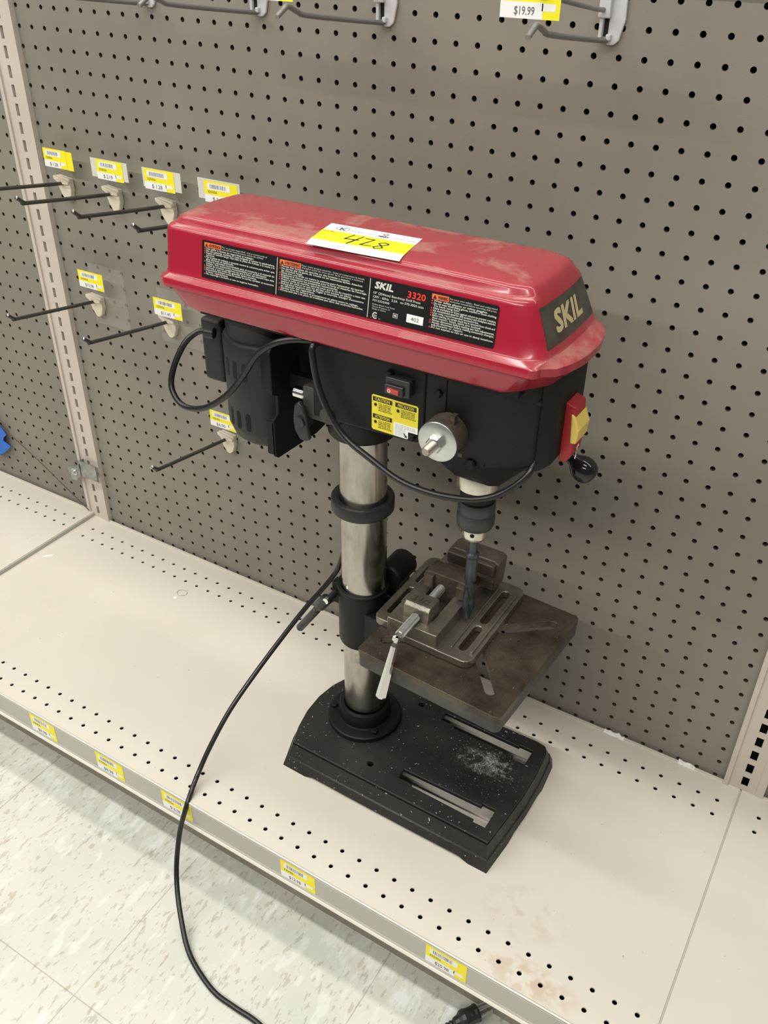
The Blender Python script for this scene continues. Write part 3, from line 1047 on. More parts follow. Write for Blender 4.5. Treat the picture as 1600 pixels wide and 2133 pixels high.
RINGS = [
    (24.22, -9.25, 6.25, 2.49, 0.9, 0.8, 0.70, 0.0),
    (24.20, -9.5, 6.40, 2.61, 0.9, 0.8, 0.70, 0.0),
    (24.32, -9.85, 6.50, 2.69, 0.8, 0.7, 0.72, 0.0),
    (25.00, -10.25, 6.70, 2.79, 0.6, 0.5, 0.75, 0.10),
    (25.10, -10.28, 6.76, 2.82, 0.6, 0.5, 0.78, 0.14),
    (25.13, -10.48, 7.00, 2.97, 0.5, 0.35, 0.70, 0.26),
    (25.18, -10.55, 7.06, 3.02, 0.5, 0.35, 0.70, 0.26),
    (25.50, -10.56, 7.08, 3.04, 0.5, 0.35, 0.70, 0.26),
    (25.56, -10.52, 7.03, 3.00, 0.5, 0.35, 0.70, 0.25),
    (25.69, -10.34, 7.17, 2.83, 0.45, 0.50, 0.12, 0.0),
    (25.76, -10.30, 7.12, 2.78, 0.45, 0.50, 0.12, 0.0),
    (26.32, -10.31, 6.90, 2.6855, 0.45, 0.50, 0.12, 0.0),
    (26.88, -10.32, 6.67, 2.591, 0.45, 0.50, 0.12, 0.0),
    (27.42, -10.33, 6.44, 2.50, 0.45, 0.50, 0.12, 0.0),
    (27.54, -10.30, 6.38, 2.47, 0.45, 0.50, 0.12, 0.0),
    (27.62, -10.24, 6.33, 2.39, 0.45, 0.48, 0.12, 0.0),
    (27.66, -10.18, 6.31, 2.27, 0.45, 0.45, 0.12, 0.0),
    (27.71, -10.10, 6.28, 2.22, 0.5, 0.45, 0.12, 0.0),
    (27.90, -9.95, 6.16, 2.19, 0.6, 0.45, 0.12, 0.0),
    (28.00, -9.80, 6.02, 2.12, 0.7, 0.45, 0.12, 0.0),
    (28.06, -9.62, 5.80, 1.99, 0.8, 0.45, 0.12, 0.0),
    (28.10, -9.3, 5.5, 1.75, 0.8, 0.45, 0.10, 0.0),
    (28.15, -8.2, 4.6, 1.10, 0.7, 0.5, 0.1, 0.0),
    (28.17, -7.2, 3.8, 0.45, 0.3, 0.3, 0.05, 0.0),
]
mb = MB()
mb.loft([cring(*r) for r in RINGS], 0, True, True, True)
cov = mb.build('belt_cover', M['cover'], DP)
mb = MB()
mb.box((-8.9, -9.5, 23.95), (6.2, -5.3, 24.3))
mb.build('cover_underpan', M['black'], DP)


def side_fn(u, v, h):
    """near side wall of the cover: u = x, v = height above sea of the label plane"""
    t = (v - 25.76) / (27.42 - 25.76)
    hh = 2.78 + (2.50 - 2.78) * t
    return (u, CYC - hh - h - 0.012, v + h * 0.16)


def nose_x(y, z):
    lo = hi = None
    for a, b in zip(RINGS[10:13], RINGS[11:14]):
        if z <= b[0] or b is RINGS[13]:
            lo, hi = a, b
            break
    t = (z - lo[0]) / (hi[0] - lo[0])
    p = [lo[i] + (hi[i] - lo[i]) * t for i in range(8)]
    hn = p[3] - p[5]
    return p[2] + p[6] * (1 - min(1, abs(y) / hn) ** 2.4)


def nose_fn(u, v, h):
    return (nose_x(u, v) + h, CYC + u, v + h * 0.3)


TRI = [(0, 0), (0.5, 0), (0.25, 0.45)]
lab = Lab(side_fn, ['lblack', 'lwhite', 'orange', 'redink', 'white', 'ink'])
U0, U1, V0, V1 = -8.15, 5.27, 25.86, 27.36
lab.poly([(U0, V0), (U1 - 0.12, V0), (U1 - 0.03, V0 + 0.03), (U1, V0 + 0.12), (U1, V1 - 0.12), (U1 - 0.03, V1 - 0.03), (U1 - 0.12, V1), (U0 + 0.05, V1), (U0, V1 - 0.05)], 'lblack', 0.012)
for u in (-4.30, 0.0):
    lab.rect(u - 0.015, V0 + 0.03, u + 0.015, V1 - 0.04, 'lwhite', 0.016)


def warn_block(u0, u1, word, lead, lines, marks, wbox, lh=0.083):
    top = V1 - 0.10
    lab.rect(u0, top - 0.17, u0 + wbox, top + 0.02, 'orange', 0.016)
    lab.poly([(u0 + 0.04, top - 0.15), (u0 + 0.20, top - 0.15), (u0 + 0.12, top - 0.01)], 'ink', 0.02)
    lab.text(word, u0 + 0.24, top - 0.14, 0.17, 'ink', wbox - 0.28, 0.02, bold=0.006)
    for k, s in enumerate(lead):
        lab.text(s, u0 + wbox + 0.04, top - 0.065 - k * lh, 0.085, 'lwhite', min(u1 - u0 - wbox - 0.1, len(s) * 0.052), 0.018)
    y = top - 0.17 - lh * 0.95
    for k, s in enumerate(lines):
        if k in marks:
            lab.poly([(u0 - 0.01, y), (u0 + 0.07, y), (u0 + 0.03, y + 0.06)], 'redink', 0.018)
        lab.text(s, u0 + 0.10, y, 0.094, 'lwhite', min(u1 - u0 - 0.14, len(s) * 0.056), 0.018, bold=0.005)
        y -= lh


warn_block(-8.02, -4.38, 'ADVERTENCIA', ['Por su propia seguridad - Lea y comprenda el', 'manual de instrucciones antes de utilizar'],
           ['Use gafas o lentes de seguridad al trabajar.', 'No use guantes, corbata ni ropa holgada al operar la taladradora.', 'Sujete el cabello largo. Fije bien la pieza de trabajo a la mesa y la',
            'columna.', 'Fije la pieza de trabajo o apoyela contra la columna para evitar que', 'gire durante el taladrado.', 'Utilice la velocidad recomendada para el accesorio y el material de',
            'trabajo. Solo accesorios recomendados por el fabricante.', 'Antes de arrancar, asegurese de que la llave del mandril haya sido', 'retirada y que todas las guardas esten puestas.',
            'Desconecte siempre antes de ajustar la correa, cambiar un accesorio', 'o hacer reparaciones.', 'No exponga a la lluvia ni use en lugares humedos.'], {0, 1, 2, 4, 6, 8, 9, 10, 12}, 0.88)
warn_block(-4.18, -0.06, 'AVERTISSEMENT', ['Pour votre propre securite - Lisez et comprenez le mode', "d'emploi avant de vous servir de la perceuse a colonne"],
           ['Portez des lunettes de securite ou des lunettes a coques.', 'Ne portez pas de gants, de cravate ou de vetements laches. Attachez', 'les cheveux longs.',
            "Fixez avec une bride ou contre la colonne pour l'empecher de tourner.", 'Employez la vitesse recommandee pour le foret et materiau de l\'ouvrage.', 'Utilisez uniquement les accessoires recommandes.',
            "Avant la mise en marche, assurez-vous que la cle du mandrin a bien ete", 'retiree de celui-ci et que les gardes sont toutes en place.',
            "Debranchez toujours avant de regler la courroie, changer d'accessoire", 'ou effectuer des reparations.', 'Gardez tous les carters et protecteurs en place avant le reglage.',
            "N'exposez pas a la pluie et n'utilisez pas dans des endroits humides."], {0, 1, 3, 4, 5, 6, 8, 10, 11}, 1.02)
warn_block(2.62, 5.25, 'WARNING', ['For your own safety - Read and understand', 'instruction manual before operating drill press.'],
           ['Wear safety glasses or safety goggles.', 'Do not wear loose fitting gloves, necktie or loose clothing.', 'Tie back long hair.', 'Clamp workpiece or brace against column to prevent rotation.',
            'Use recommended speed for drill accessory and workpiece material.', 'Use only recommended accessories.', 'Before starting, be certain chuck key is removed from chuck and',
            'that motor, head, table are locked.', 'Always disconnect before making any belt adjustments,', 'Always disconnect before making accessory changes,', 'adjustments or repairs.', 'Do not expose to rain or use in damp locations.'],
           {0, 1, 3, 4, 5, 6, 8, 9, 11}, 0.68, 0.085)


def skil(L, u, v, hgt, key, h=0.02, sl=0.18, wd=None):
    """hand-drawn heavy slanted capitals"""
    w_ = wd or hgt * 0.24
    sx = hgt * 0.62

    def T(pts, ox):
        return [(u + ox * sx + a * sx * 0.8 + sl * b * hgt, v + b * hgt) for a, b in pts]
    L.stroke(T([(0.85, 0.85), (0.45, 0.95), (0.1, 0.75), (0.4, 0.5), (0.75, 0.28), (0.45, 0.02), (-0.05, 0.1)], 0.0), w_, key, h)
    L.stroke(T([(0.1, 0.0), (0.1, 1.0)], 1.12), w_, key, h)
    L.stroke(T([(0.95, 1.0), (0.2, 0.48), (0.8, -0.12)], 1.12), w_, key, h)
    L.stroke(T([(0.1, 0.0), (0.1, 1.0)], 2.18), w_, key, h)
    L.stroke(T([(0.1, 1.0), (0.1, 0.05), (0.75, 0.05)], 2.66), w_, key, h)


lab.text('SKIL', 0.20, 27.0, 0.34, 'lwhite', 0.78, 0.018, bold=0.028, slant=0.22)
lab.text('3320', 1.62, 26.93, 0.33, 'redink', 0.74, 0.018, bold=0.014, slant=0.05)
lab.text('10" (254mm) Benchtop Drill Press', 0.18, 26.80, 0.12, 'lwhite', 2.0, 0.018, bold=0.003)
lab.text('120V - 60Hz   3.2A   no 570-3050 /min', 0.18, 26.66, 0.12, 'lwhite', 2.15, 0.018, bold=0.003)
lab.text('F012332000', 0.18, 26.53, 0.11, 'lwhite', 0.72, 0.018, bold=0.002)
for k, s in enumerate(('Robert Bosch Tool Corp.', 'Mount Prospect, IL', 'Made in China')):
    lab.text(s, 0.18, 26.40 - k * 0.085, 0.075, 'lwhite', (0.98, 0.78, 0.6)[k], 0.018)
# certification roundel
cu, cv, cr = 0.34, 26.02, 0.125
for k in range(26):
    a = math.radians(50 + 260 * k / 26)
    b = math.radians(50 + 260 * (k + 1) / 26)
    lab.poly([(cu + cr * math.cos(a), cv + cr * math.sin(a)), (cu + cr * math.cos(b), cv + cr * math.sin(b)), (cu + (cr - 0.04) * math.cos(b), cv + (cr - 0.04) * math.sin(b)), (cu + (cr - 0.04) * math.cos(a), cv + (cr - 0.04) * math.sin(a))], 'lwhite', 0.018)
lab.text('SA', cu - 0.055, cv - 0.045, 0.12, 'lwhite', 0.13, 0.018, bold=0.004)
lab.text('C', 0.15, 25.90, 0.06, 'lwhite', None, 0.018)
lab.text('US', 0.50, 25.90, 0.06, 'lwhite', None, 0.018)
lab.rect(1.10, 26.10, 1.30, 26.26, 'lwhite', 0.016)
lab.rect(1.12, 26.12, 1.28, 26.24, 'lblack', 0.018)
lab.rect(1.15, 26.15, 1.25, 26.21, 'lwhite', 0.020)
lab.rect(1.68, 26.06, 2.38, 26.36, 'white', 0.018)
lab.text('402', 1.86, 26.14, 0.19, 'inkgrey' if False else 'ink', 0.34, 0.022)
o_ = lab.done('warning_label', cov)
tag(o_, 'long black label with white warning text')

nl = Lab(nose_fn, ['nlabel', 'gold'])
for j in range(8):
    for i in range(16):
        ja, jb = j / 8, (j + 1) / 8
        za, zb = 25.98 + 1.36 * ja, 25.98 + 1.36 * jb

        def yy(t, k):
            lo, hi = -2.16 + 0.18 * k, 2.16 - 0.18 * k
            return lo + (hi - lo) * t
        a, b = i / 16, (i + 1) / 16
        nl.add([nose_fn(yy(a, ja), za, 0.012), nose_fn(yy(b, ja), za, 0.012), nose_fn(yy(b, jb), zb, 0.012), nose_fn(yy(a, jb), zb, 0.012)], [(0, 1, 2, 3)], 0)
nl.text('SKIL', -1.30, 26.30, 1.0, 'gold', 2.35, 0.022, bold=0.075, slant=0.14)
o_ = nl.done('nose_label', cov)
tag(o_, 'dusty black front label with gold lettering')

# caution label on the casting
cl = Lab(lambda u, v, h: (u, -9.40 - h, v), ['cyellow', 'white', 'ink', 'lblack', 'cyellow', 'inkgrey'])
X0, X1, Z0, Z1 = -0.13, 2.04, 20.82, 22.42
cl.poly([(X0 + 0.06, Z0), (X0 + 1.05, Z0), (X0 + 1.05, Z1), (X0 + 0.06, Z1), (X0, Z1 - 0.06), (X0, Z0 + 0.06)], 'cyellow')
cl.poly([(X0 + 1.05, Z0 + 0.62), (X1, Z0 + 0.62), (X1, Z1 - 0.06), (X1 - 0.06, Z1), (X0 + 1.05, Z1)], 'cyellow')
cl.poly([(X0 + 1.05, Z0), (1.56, Z0), (1.60, Z0 + 0.04), (1.60, Z0 + 0.34), (X1 - 0.02, Z0 + 0.34), (X1, Z0 + 0.36), (X1, Z0 + 0.62), (X0 + 1.05, Z0 + 0.62)], 'white')


def caut(u, v, word, wd):
    cl.rect(u, v - 0.2, u + wd, v, 'ink', 0.016)
    cl.text(word, u + wd / 2, v - 0.165, 0.19, 'cyellow', wd * 0.74, 0.02, align='c', bold=0.004)
    c0, c1 = u + 0.13, v - 0.36
    for k in range(12):
        a = 2 * math.pi * k / 12
        cl.poly([(c0 + 0.10 * math.cos(a), c1 + 0.10 * math.sin(a)), (c0 + 0.05 * math.cos(a + 0.35), c1 + 0.05 * math.sin(a + 0.35)), (c0, c1), (c0 + 0.05 * math.cos(a - 0.35), c1 + 0.05 * math.sin(a - 0.35))], 'ink', 0.016)
    for k, s in enumerate(('HOT SURFACE', 'WORK LIGHT AREA', 'REPLACE ONLY WITH', '40W BULB MAX.', 'READ INSTRUCTIONS')):
        cl.text(s, u + 0.27, v - 0.31 - 0.075 * k, 0.065, 'ink', wd - 0.34 + (0.05 if k == 4 else 0), 0.016, bold=0.004)


caut(X0 + 0.05, Z1 - 0.08, 'CAUTION', 0.92)
caut(X0 + 0.05, Z1 - 0.86, 'ATTENTION', 0.92)
caut(X0 + 1.11, Z1 - 0.08, 'PRECAUCION', 0.98)
for k in range(9):
    cl.text('adjust quill spring tension' if k < 3 else 'see manual text', X0 + 1.11, Z0 + 0.54 - 0.06 * k, 0.055, 'inkgrey', 0.95 if k < 3 else 0.5, 0.016)
cl.poly([(1.38, Z0 + 0.2), (1.42, Z0 + 0.24), (1.50, Z0 + 0.14), (1.54, Z0 + 0.17), (1.55, Z0 + 0.03), (1.43, Z0 + 0.07), (1.46, Z0 + 0.10)], 'ink', 0.018)
tag(cl.done('caution_label', head), 'yellow caution label')

# ------------------------------------------------------------------ cords
mb = MB()
mb.tube([(-9.15, -8.45, 22.62), (-9.54, -8.55, 22.64), (-9.95, -8.75, 22.56), (-10.35, -9.2, 22.1), (-10.63, -9.8, 21.07), (-10.52, -10.2, 20.17), (-9.72, -10.4, 19.61), (-8.36, -10.5, 19.92), (-7.09, -10.4, 20.82), (-6.21, -10.2, 21.89),
         (-5.41, -10.1, 23.06), (-4.54, -10.0, 23.75), (-3.74, -9.75, 24.02), (-2.95, -9.4, 24.05), (-2.4, -9.0, 24.0)], 0.142, 14)
mb.build('motor_cord', M['cord'], DP)
mb = MB()
mb.tube([(-2.5, -9.2, 24.1), (-2.72, -9.75, 24.0), (-2.66, -9.9, 23.5), (-2.42, -9.95, 22.46), (-1.86, -10.0, 21.31), (-1.04, -10.0, 20.37), (0.14, -10.0, 19.76), (1.54, -10.0, 19.18), (2.91, -10.0, 19.06), (4.12, -9.8, 19.08),
         (5.08, -9.6, 19.26), (5.84, -9.3, 19.63), (6.47, -9.0, 20.24), (6.72, -8.7, 20.71), (6.6, -8.3, 21.1)], 0.14, 14)
mb.build('switch_cord', M['cord'], DP)
mb = MB()
mb.tube([(-2.6, -6.0, 20.6), (-2.9, -6.1, 17), (-3.3, -6.2, 13.5), (-3.88, -6.35, 10.54), (-4.37, -6.6, 9.26), (-5.28, -7.6, 7.68), (-6.0, -8.9, 6.17), (-6.62, -10.6, 4.6), (-7.05, -12.4, 3.15), (-7.25, -14.0, 1.7), (-7.25, -15.2, 0.6),
         (-7.0, -16.1, 0.2), (-6.88, -16.72, -0.35), (-6.94, -17.3, -1.6), (-6.66, -18.1, -3.12), (-6.02, -18.9, -4.11), (-5.0, -19.8, -4.75), (-4.05, -20.5, -5.18), (-3.0, -21.0, -5.27), (-1.5, -21.45, -5.27), (-0.18, -21.5, -5.27), (1.3, -21.5, -5.27),
         (3.4, -21.9, -5.27), (6.0, -21.6, -5.27), (7.8, -19.6, -5.25), (8.7, -17.7, -5.1), (9.0, -17.0, -5.0)], 0.135, 14)
pc = mb.build('power_cord', M['cord'], DP)
mb = MB()
pd = Vector((0.95, 1.40, 0.02)).normalized()
p0 = Vector((8.95, -17.1, -4.98))
mb.lathe([(0.15, 0), (0.20, 0.1), (0.16, 0.2), (0.22, 0.3), (0.18, 0.4), (0.26, 0.5), (0.30, 0.7), (0.42, 0.85), (0.45, 1.0), (0.40, 1.25), (0.40, 1.5), (0.44, 1.62), (0.42, 1.72)], p0, pd, 12, smooth=False)
mb.build('plug', M['blackp'], pc)
mb = MB()
side = pd.cross(Vector((0, 0, 1))).normalized()
for sgn in (-1, 1):
    c = p0 + pd * 1.7 + side * 0.24 * sgn
    e = c + pd * 0.7
    up = Vector((0, 0, 0.13))
    th = side * 0.03
    mb.add([c - up - th, c - up + th, c + up + th, c + up - th, e - up - th, e - up + th, e + up + th, e + up - th], [(0, 3, 2, 1), (4, 5, 6, 7), (0, 1, 5, 4), (1, 2, 6, 5), (2, 3, 7, 6), (3, 0, 4, 7)])
c = p0 + pd * 1.7 + Vector((0, 0, 0.2))
mb.cyl(c, c + pd * 0.8, 0.09, n=12)
pr = mb.build('prongs', M['zinc'], pc)

# ------------------------------------------------------------------ drill bit (held in the chuck)
mb = MB()
mb.cyl((SX, CY, 14.75), (SX, CY, 16.0), 0.19, n=28)
mb.lathe([(0.19, 14.92), (0.29, 14.86), (0.31, 14.78), (0.29, 14.70), (0.28, 14.66)][::-1], (SX, CY, 0), (0, 0, 1), 32)
mb.cyl((SX, CY, 13.4), (SX, CY, 14.7), 0.275, n=32)
rings = []
N_ = 36
for k in range(60):
    z = 13.45 - k * (13.45 - 11.02) / 59
    tw = (13.45 - z) * 1.55
    tipk = max(0, (11.25 - z) / 0.23)
    r0 = 0.275 * (1 - 0.95 * tipk)
    ring = []
    for i in range(N_):
        a = 2 * math.pi * i / N_
        g = math.cos(a - tw) ** 2
        dep = max(0.0, (abs(math.cos(a - tw)) - 0.55) / 0.45)
        ramp_in = min(1.0, (13.45 - z) / 0.3)
        r = r0 * (1 - 0.62 * dep * ramp_in)
        ring.append((SX + r * math.cos(a), CY + r * math.sin(a), z))
    rings.append(ring)
mb.loft(rings, 0, True, True, True)
o_ = mb.build('drill_bit', M['bit'], origin=(SX, CY, 14.0))
tag(o_, 'large blue-grey twist drill bit held in the chuck, pointing down at the vise', 'drill bit')

# ------------------------------------------------------------------ drill press vise on the table
VZ = 10.51
VS = thing('drill_press_vise', 'worn cast iron drill press vise sitting on the slotted drill press table', 'vise', (2.75, -7.1, VZ))
mb = MB()
vo = [(0.25, -9.9), (0.9, -9.9), (1.2, -10.35), (3.9, -10.45)] + arc(5.05, -9.85, 0.45, -80, 0, 5) + arc(5.05, -4.25, 0.45, 0, 90, 5) + [(4.3, -3.85), (1.4, -3.85)] + arc(0.55, -4.35, 0.45, 90, 180, 5) + arc(0.45, -9.5, 0.40, 180, 250, 4)
vo = [p for p in vo if p not in ((0.25, -9.9), (0.9, -9.9))]
vo = [(0.95, -9.60), (1.20, -9.98), (3.9, -10.08)] + arc(5.02, -9.65, 0.45, -85, 0, 5) + arc(5.02, -4.35, 0.45, 0, 90, 5) + [(4.3, -3.9), (1.4, -3.9)] + arc(0.55, -4.4, 0.45, 90, 180, 5) + arc(0.50, -9.2, 0.40, 180, 262, 5)
slots = [capsule(0.62, -8.8, 0.62, -6.9, 0.17, 5), capsule(0.62, -6.1, 0.62, -4.8, 0.17, 5), capsule(4.72, -9.25, 4.72, -7.75, 0.2, 5), capsule(4.72, -7.1, 4.72, -4.75, 0.2, 5)]
curve_plate(mb, vo, slots, VZ, VZ + 0.40, 0.05)
curve_plate(mb, [(1.12, -10.0), (3.70, -10.0), (3.70, -4.2), (1.12, -4.2)], [[(1.80, -9.2), (3.05, -9.2), (3.05, -5.6), (1.80, -5.6)]], VZ + 0.3, VZ + 1.12, 0.04)
mb.prism([(-9.62, VZ + 0.5), (-8.45, VZ + 0.5), (-8.45, VZ + 1.9), (-9.30, VZ + 1.9), (-9.48, VZ + 1.75)], 1.68, 3.0, 'x')
# raised rims round the right flange channel
mb.box((4.22, -9.6, VZ + 0.36), (4.32, -4.6, VZ + 0.50))
mb.box((5.15, -9.5, VZ + 0.36), (5.30, -4.6, VZ + 0.52))
vb = mb.build('vise_body', M['vise'], VS, bevel=0.05)
mb = MB()
mb.prism([(1.75, VZ + 0.8), (4.35, VZ + 0.8), (4.45, VZ + 2.35), (4.2, VZ + 2.5), (2.0, VZ + 2.5), (1.75, VZ + 2.3)], -5.3, -4.3, 'y')
mb.box((1.8, -5.55, VZ + 1.75), (4.3, -5.25, VZ + 2.35))
mb.box((1.8, -5.50, VZ + 0.9), (4.3, -5.25, VZ + 1.45))
mb.build('fixed_jaw', M['visejaw'], VS, bevel=0.06)
mb = MB()
mb.prism([(1.45, VZ + 0.9), (3.70, VZ + 0.9), (3.72, VZ + 1.95), (3.55, VZ + 2.1), (1.6, VZ + 2.1), (1.45, VZ + 2.0)], -7.1, -6.35, 'y')
mb.box((1.5, -7.3, VZ + 1.3), (2.0, -7.05, VZ + 2.0))
mb.box((3.2, -7.3, VZ + 1.3), (3.66, -7.05, VZ + 1.9))
mb.box((1.5, -6.4, VZ + 1.6), (3.68, -6.05, VZ + 2.05))
mb.build('moving_jaw', M['visejaw'], VS, bevel=0.05)
mb = MB()
prof = []
for k in range(46):
    prof += [(0.22, k * 0.095), (0.14, k * 0.095 + 0.048)]
mb.lathe([(0.14, -0.35), (0.18, -0.3), (0.18, 0)] + prof, (2.38, -11.0, VZ + 1.35), (0, 1, 0), 22)
sw_ = mb.build('lead_screw', M['zinc'], VS)
tag(sw_, 'shiny threaded screw')
mb = MB()
mb.lathe([(0.10, 0), (0.20, 0.05), (0.20, 0.25), (0.12, 0.35), (0.15, 0.45), (0.17, 0.55), (0.26, 3.15), (0.24, 3.22)], (2.40, -11.22, VZ + 1.50), (-0.22, -1.0, -3.05), 8, smooth=False)
tag(mb.build('vise_handle', M['chrome'], VS), 'chrome tapered handle')
L_ = Lab(lambda u, v, h: (u, v, VZ + 1.9 + h), ['vise'])
L_.text('2', 1.85, -9.1, 0.5, 'vise', None, 0.03, bold=0.02)
L_.text('1/2', 2.25, -9.1, 0.42, 'vise', 0.5, 0.03, bold=0.02)
L_.done('size_mark', VS)

# ------------------------------------------------------------------ lot card lying on the cover
LC = [Vector((-3.0, -9.66, 0)), Vector((1.02, -9.42, 0)), Vector((0.62, -7.02, 0)), Vector((-3.42, -7.25, 0))]


def ztop(x, y):
    d = abs(y - CYC)
    tab = [(0.0, 28.175), (1.1, 28.155), (1.75, 28.11), (1.99, 28.08), (2.12, 28.03), (2.3, 27.98), (2.7, 27.93)]
    for (a, za), (b, zb) in zip(tab[:-1], tab[1:]):
        if d <= b:
            return za + (zb - za) * (d - a) / (b - a)
    return tab[-1][1]


def lot_fn(u, v, h):
    a, b = u / 4.0, v / 2.4
    p = LC[0] * (1 - a) * (1 - b) + LC[1] * a * (1 - b) + LC[2] * a * b + LC[3] * (1 - a) * b
    lift = 0.10 * max(0, 0.35 - b) / 0.35 * (0.4 + 0.6 * (1 - a)) if b < 0.35 else 0
    return (p.x, p.y, ztop(p.x, p.y) + 0.012 + h + lift)


lot = Lab(lot_fn, ['white', 'yellow', 'ink', 'inkgrey', 'inkfaint'])
lot.rect(0, 0, 4.0, 2.4, 'white', 0.0, 16, 16)
for yy0, yy1 in ((0.52, 1.62),):
    lot.rect(0, yy0, 4.0, yy1, 'yellow', 0.006, 16, 8)
lot.text('Lot No.', 0.12, 1.42, 0.2, 'ink', 0.50, 0.010)
lot.stroke([(1.45, 1.52), (1.24, 1.02), (1.82, 1.08)], 0.07, 'ink', 0.012)
lot.stroke([(1.86, 1.50), (1.52, 0.58)], 0.07, 'ink', 0.012)
lot.stroke([(2.02, 1.36), (2.40, 1.38), (2.04, 0.70), (2.48, 0.76)], 0.07, 'ink', 0.012)
lot.stroke([(3.05, 1.18), (2.85, 1.26), (2.68, 1.10), (2.84, 0.96), (2.98, 0.74), (2.72, 0.58), (2.60, 0.72), (2.84, 0.94), (3.08, 1.12), (3.02, 1.24)], 0.062, 'ink', 0.012)
lot.text('www.kjauction.com', 1.1, 0.20, 0.2, 'inkfaint', 1.35, 0.010)
lot.text('260-894-7402', 1.05, 1.84, 0.18, 'inkfaint', 1.1, 0.010)
lot.text('260-823-3000', 2.95, 1.84, 0.18, 'inkfaint', 0.95, 0.010)
lot.text('K', 0.62, 1.80, 0.42, 'ink', 0.30, 0.010)
for k in range(20):
    a, b = 2 * math.pi * k / 20, 2 * math.pi * (k + 1) / 20
    lot.stroke([(0.72 + 0.28 * math.cos(a), 1.98 + 0.2 * math.sin(a)), (0.72 + 0.28 * math.cos(b), 1.98 + 0.2 * math.sin(b))], 0.022, 'inkgrey', 0.010)
lot.text('HARV', 2.35, 1.80, 0.2, 'ink', 0.42, 0.010, bold=0.012)
for k in range(10):
    a, b = 2 * math.pi * k / 10, 2 * math.pi * (k + 1) / 10
    lot.stroke([(2.56 + 0.09 * math.cos(a), 2.12 + 0.09 * math.sin(a)), (2.56 + 0.09 * math.cos(b), 2.12 + 0.09 * math.sin(b))], 0.03, 'ink', 0.010)
o_ = lot.done('lot_card', origin=(-1.2, -8.3, 28.1))
tag(o_, 'white and yellow auction lot card numbered 428 on top of the red cover', 'card')

# ------------------------------------------------------------------ peg hooks with cream backs
def peg_hook(x, z, label, long=6.1):
    t = thing('peg_hook', label, 'hook', (x, 0, z), 'cream backed peg hooks')
    mb = MB()
    mb.tube([(x, -0.05, z), (x, -0.5, z + 0.02), (x, -long + 0.15, z + 0.78), (x, -long - 0.2, z + 0.86), (x, -long - 0.62, z + 1.2)], 0.108, 12, sub=4)
    mb.build('rod', M['hookrod'], t)
    mb = MB()
    mb.lathe([(0.10, 0), (0.10, 0.05), (0.05, 0.08)], (x, -long - 0.60, z + 1.185), (0, -0.42, 0.34), 12)
    mb.build('rod_tip', M['chrome'], t)
    mb = MB()
    mb.prism([(x - 0.52, z + 0.42), (x + 0.55, z + 0.30), (x + 0.58, z - 0.35), (x + 0.42, z - 0.80), (x + 0.18, z - 1.0), (x - 0.02, z - 0.98), (x - 0.30, z - 0.6), (x - 0.48, z - 0.1)][::-1], -0.36, -0.01, 'y')
    mb.prism([(x - 0.62, z + 0.42), (x + 0.60, z + 0.18), (x + 0.60, z + 0.02), (x - 0.10, z - 0.04), (x - 0.58, z + 0.20)][::-1], -0.52, -0.2, 'y')
    mb.build('hook_back', M['hookback'], t, bevel=0.06, seg=3)
    return t


def tag_face(L, w_, h_, price, v0=0.0, u0=0.0, hh=0.012):
    L.rect(u0, v0, u0 + w_, v0 + h_, 'yellow', hh)
    L.rect(u0 + 0.10 * w_, v0 + 0.60 * h_, u0 + 0.78 * w_, v0 + 0.90 * h_, 'white', hh + 0.004)
    x = u0 + 0.18 * w_
    random.seed(int(price.replace('.', '').replace('$', '').replace(' ', '') or 1))
    while x < u0 + 0.66 * w_:
        b = random.choice((0.018, 0.03, 0.045))
        L.rect(x, v0 + 0.66 * h_, x + b, v0 + 0.85 * h_, 'inkgrey', hh + 0.008)
        x += b + random.choice((0.02, 0.035, 0.05))
    L.text('325056', u0 + 0.10 * w_, v0 + 0.44 * h_, 0.17 * h_, 'ink', 0.28 * w_, hh + 0.006)
    L.rect(u0 + 0.0, v0, u0 + 0.72 * w_, v0 + 0.36 * h_, 'white', hh + 0.004)
    L.rect(u0 + 0.7 * w_, v0 + 0.18 * h_, u0 + 0.93 * w_, v0 + 0.34 * h_, 'white', hh + 0.004)
    L.text(price, u0 + 0.24 * w_, v0 + 0.08 * h_, 0.26 * h_, 'inkgrey', 0.34 * w_, hh + 0.008, bold=0.006)


TM = ['yellow', 'white', 'ink', 'inkgrey', 'card']


def wall_tag(x0, z0, w_, h_, price, label, back=None, tail=True):
    y = -1.0
    t = thing('price_tag', label, 'price tag', (x0 + w_ / 2, y, z0), 'yellow price tags above the peg hooks')
    mb = MB()
    if back:
        mb.box((back[0], y, back[1]), (back[2], y + 0.03, back[3]))
    else:
        mb.box((x0 + 0.02, y, z0 + 0.02), (x0 + w_ - 0.02, y + 0.03, z0 + h_ - 0.02))
    mb.build('backing_card', M['yellow'] if price == '$ 1.28' and x0 < -25 else M['card'], t)
    L = Lab(lambda u, v, h: (x0 + u, y - h, z0 + v), TM)
    tag_face(L, w_, h_, price)
    L.done('printed_face', t)
    mb = MB()
    xm = x0 + w_ / 2 + 0.2
    mb.add([(xm - 0.7, y + 0.06, z0 + 0.1), (xm + 0.7, y + 0.06, z0 + 0.1), (xm + 0.55, -0.4, z0 - 0.75), (xm - 0.35, -0.4, z0 - 0.65)], [(0, 1, 2, 3)])
    mb.build('clear_holder', M['clear'], t, recalc=False)
    return t


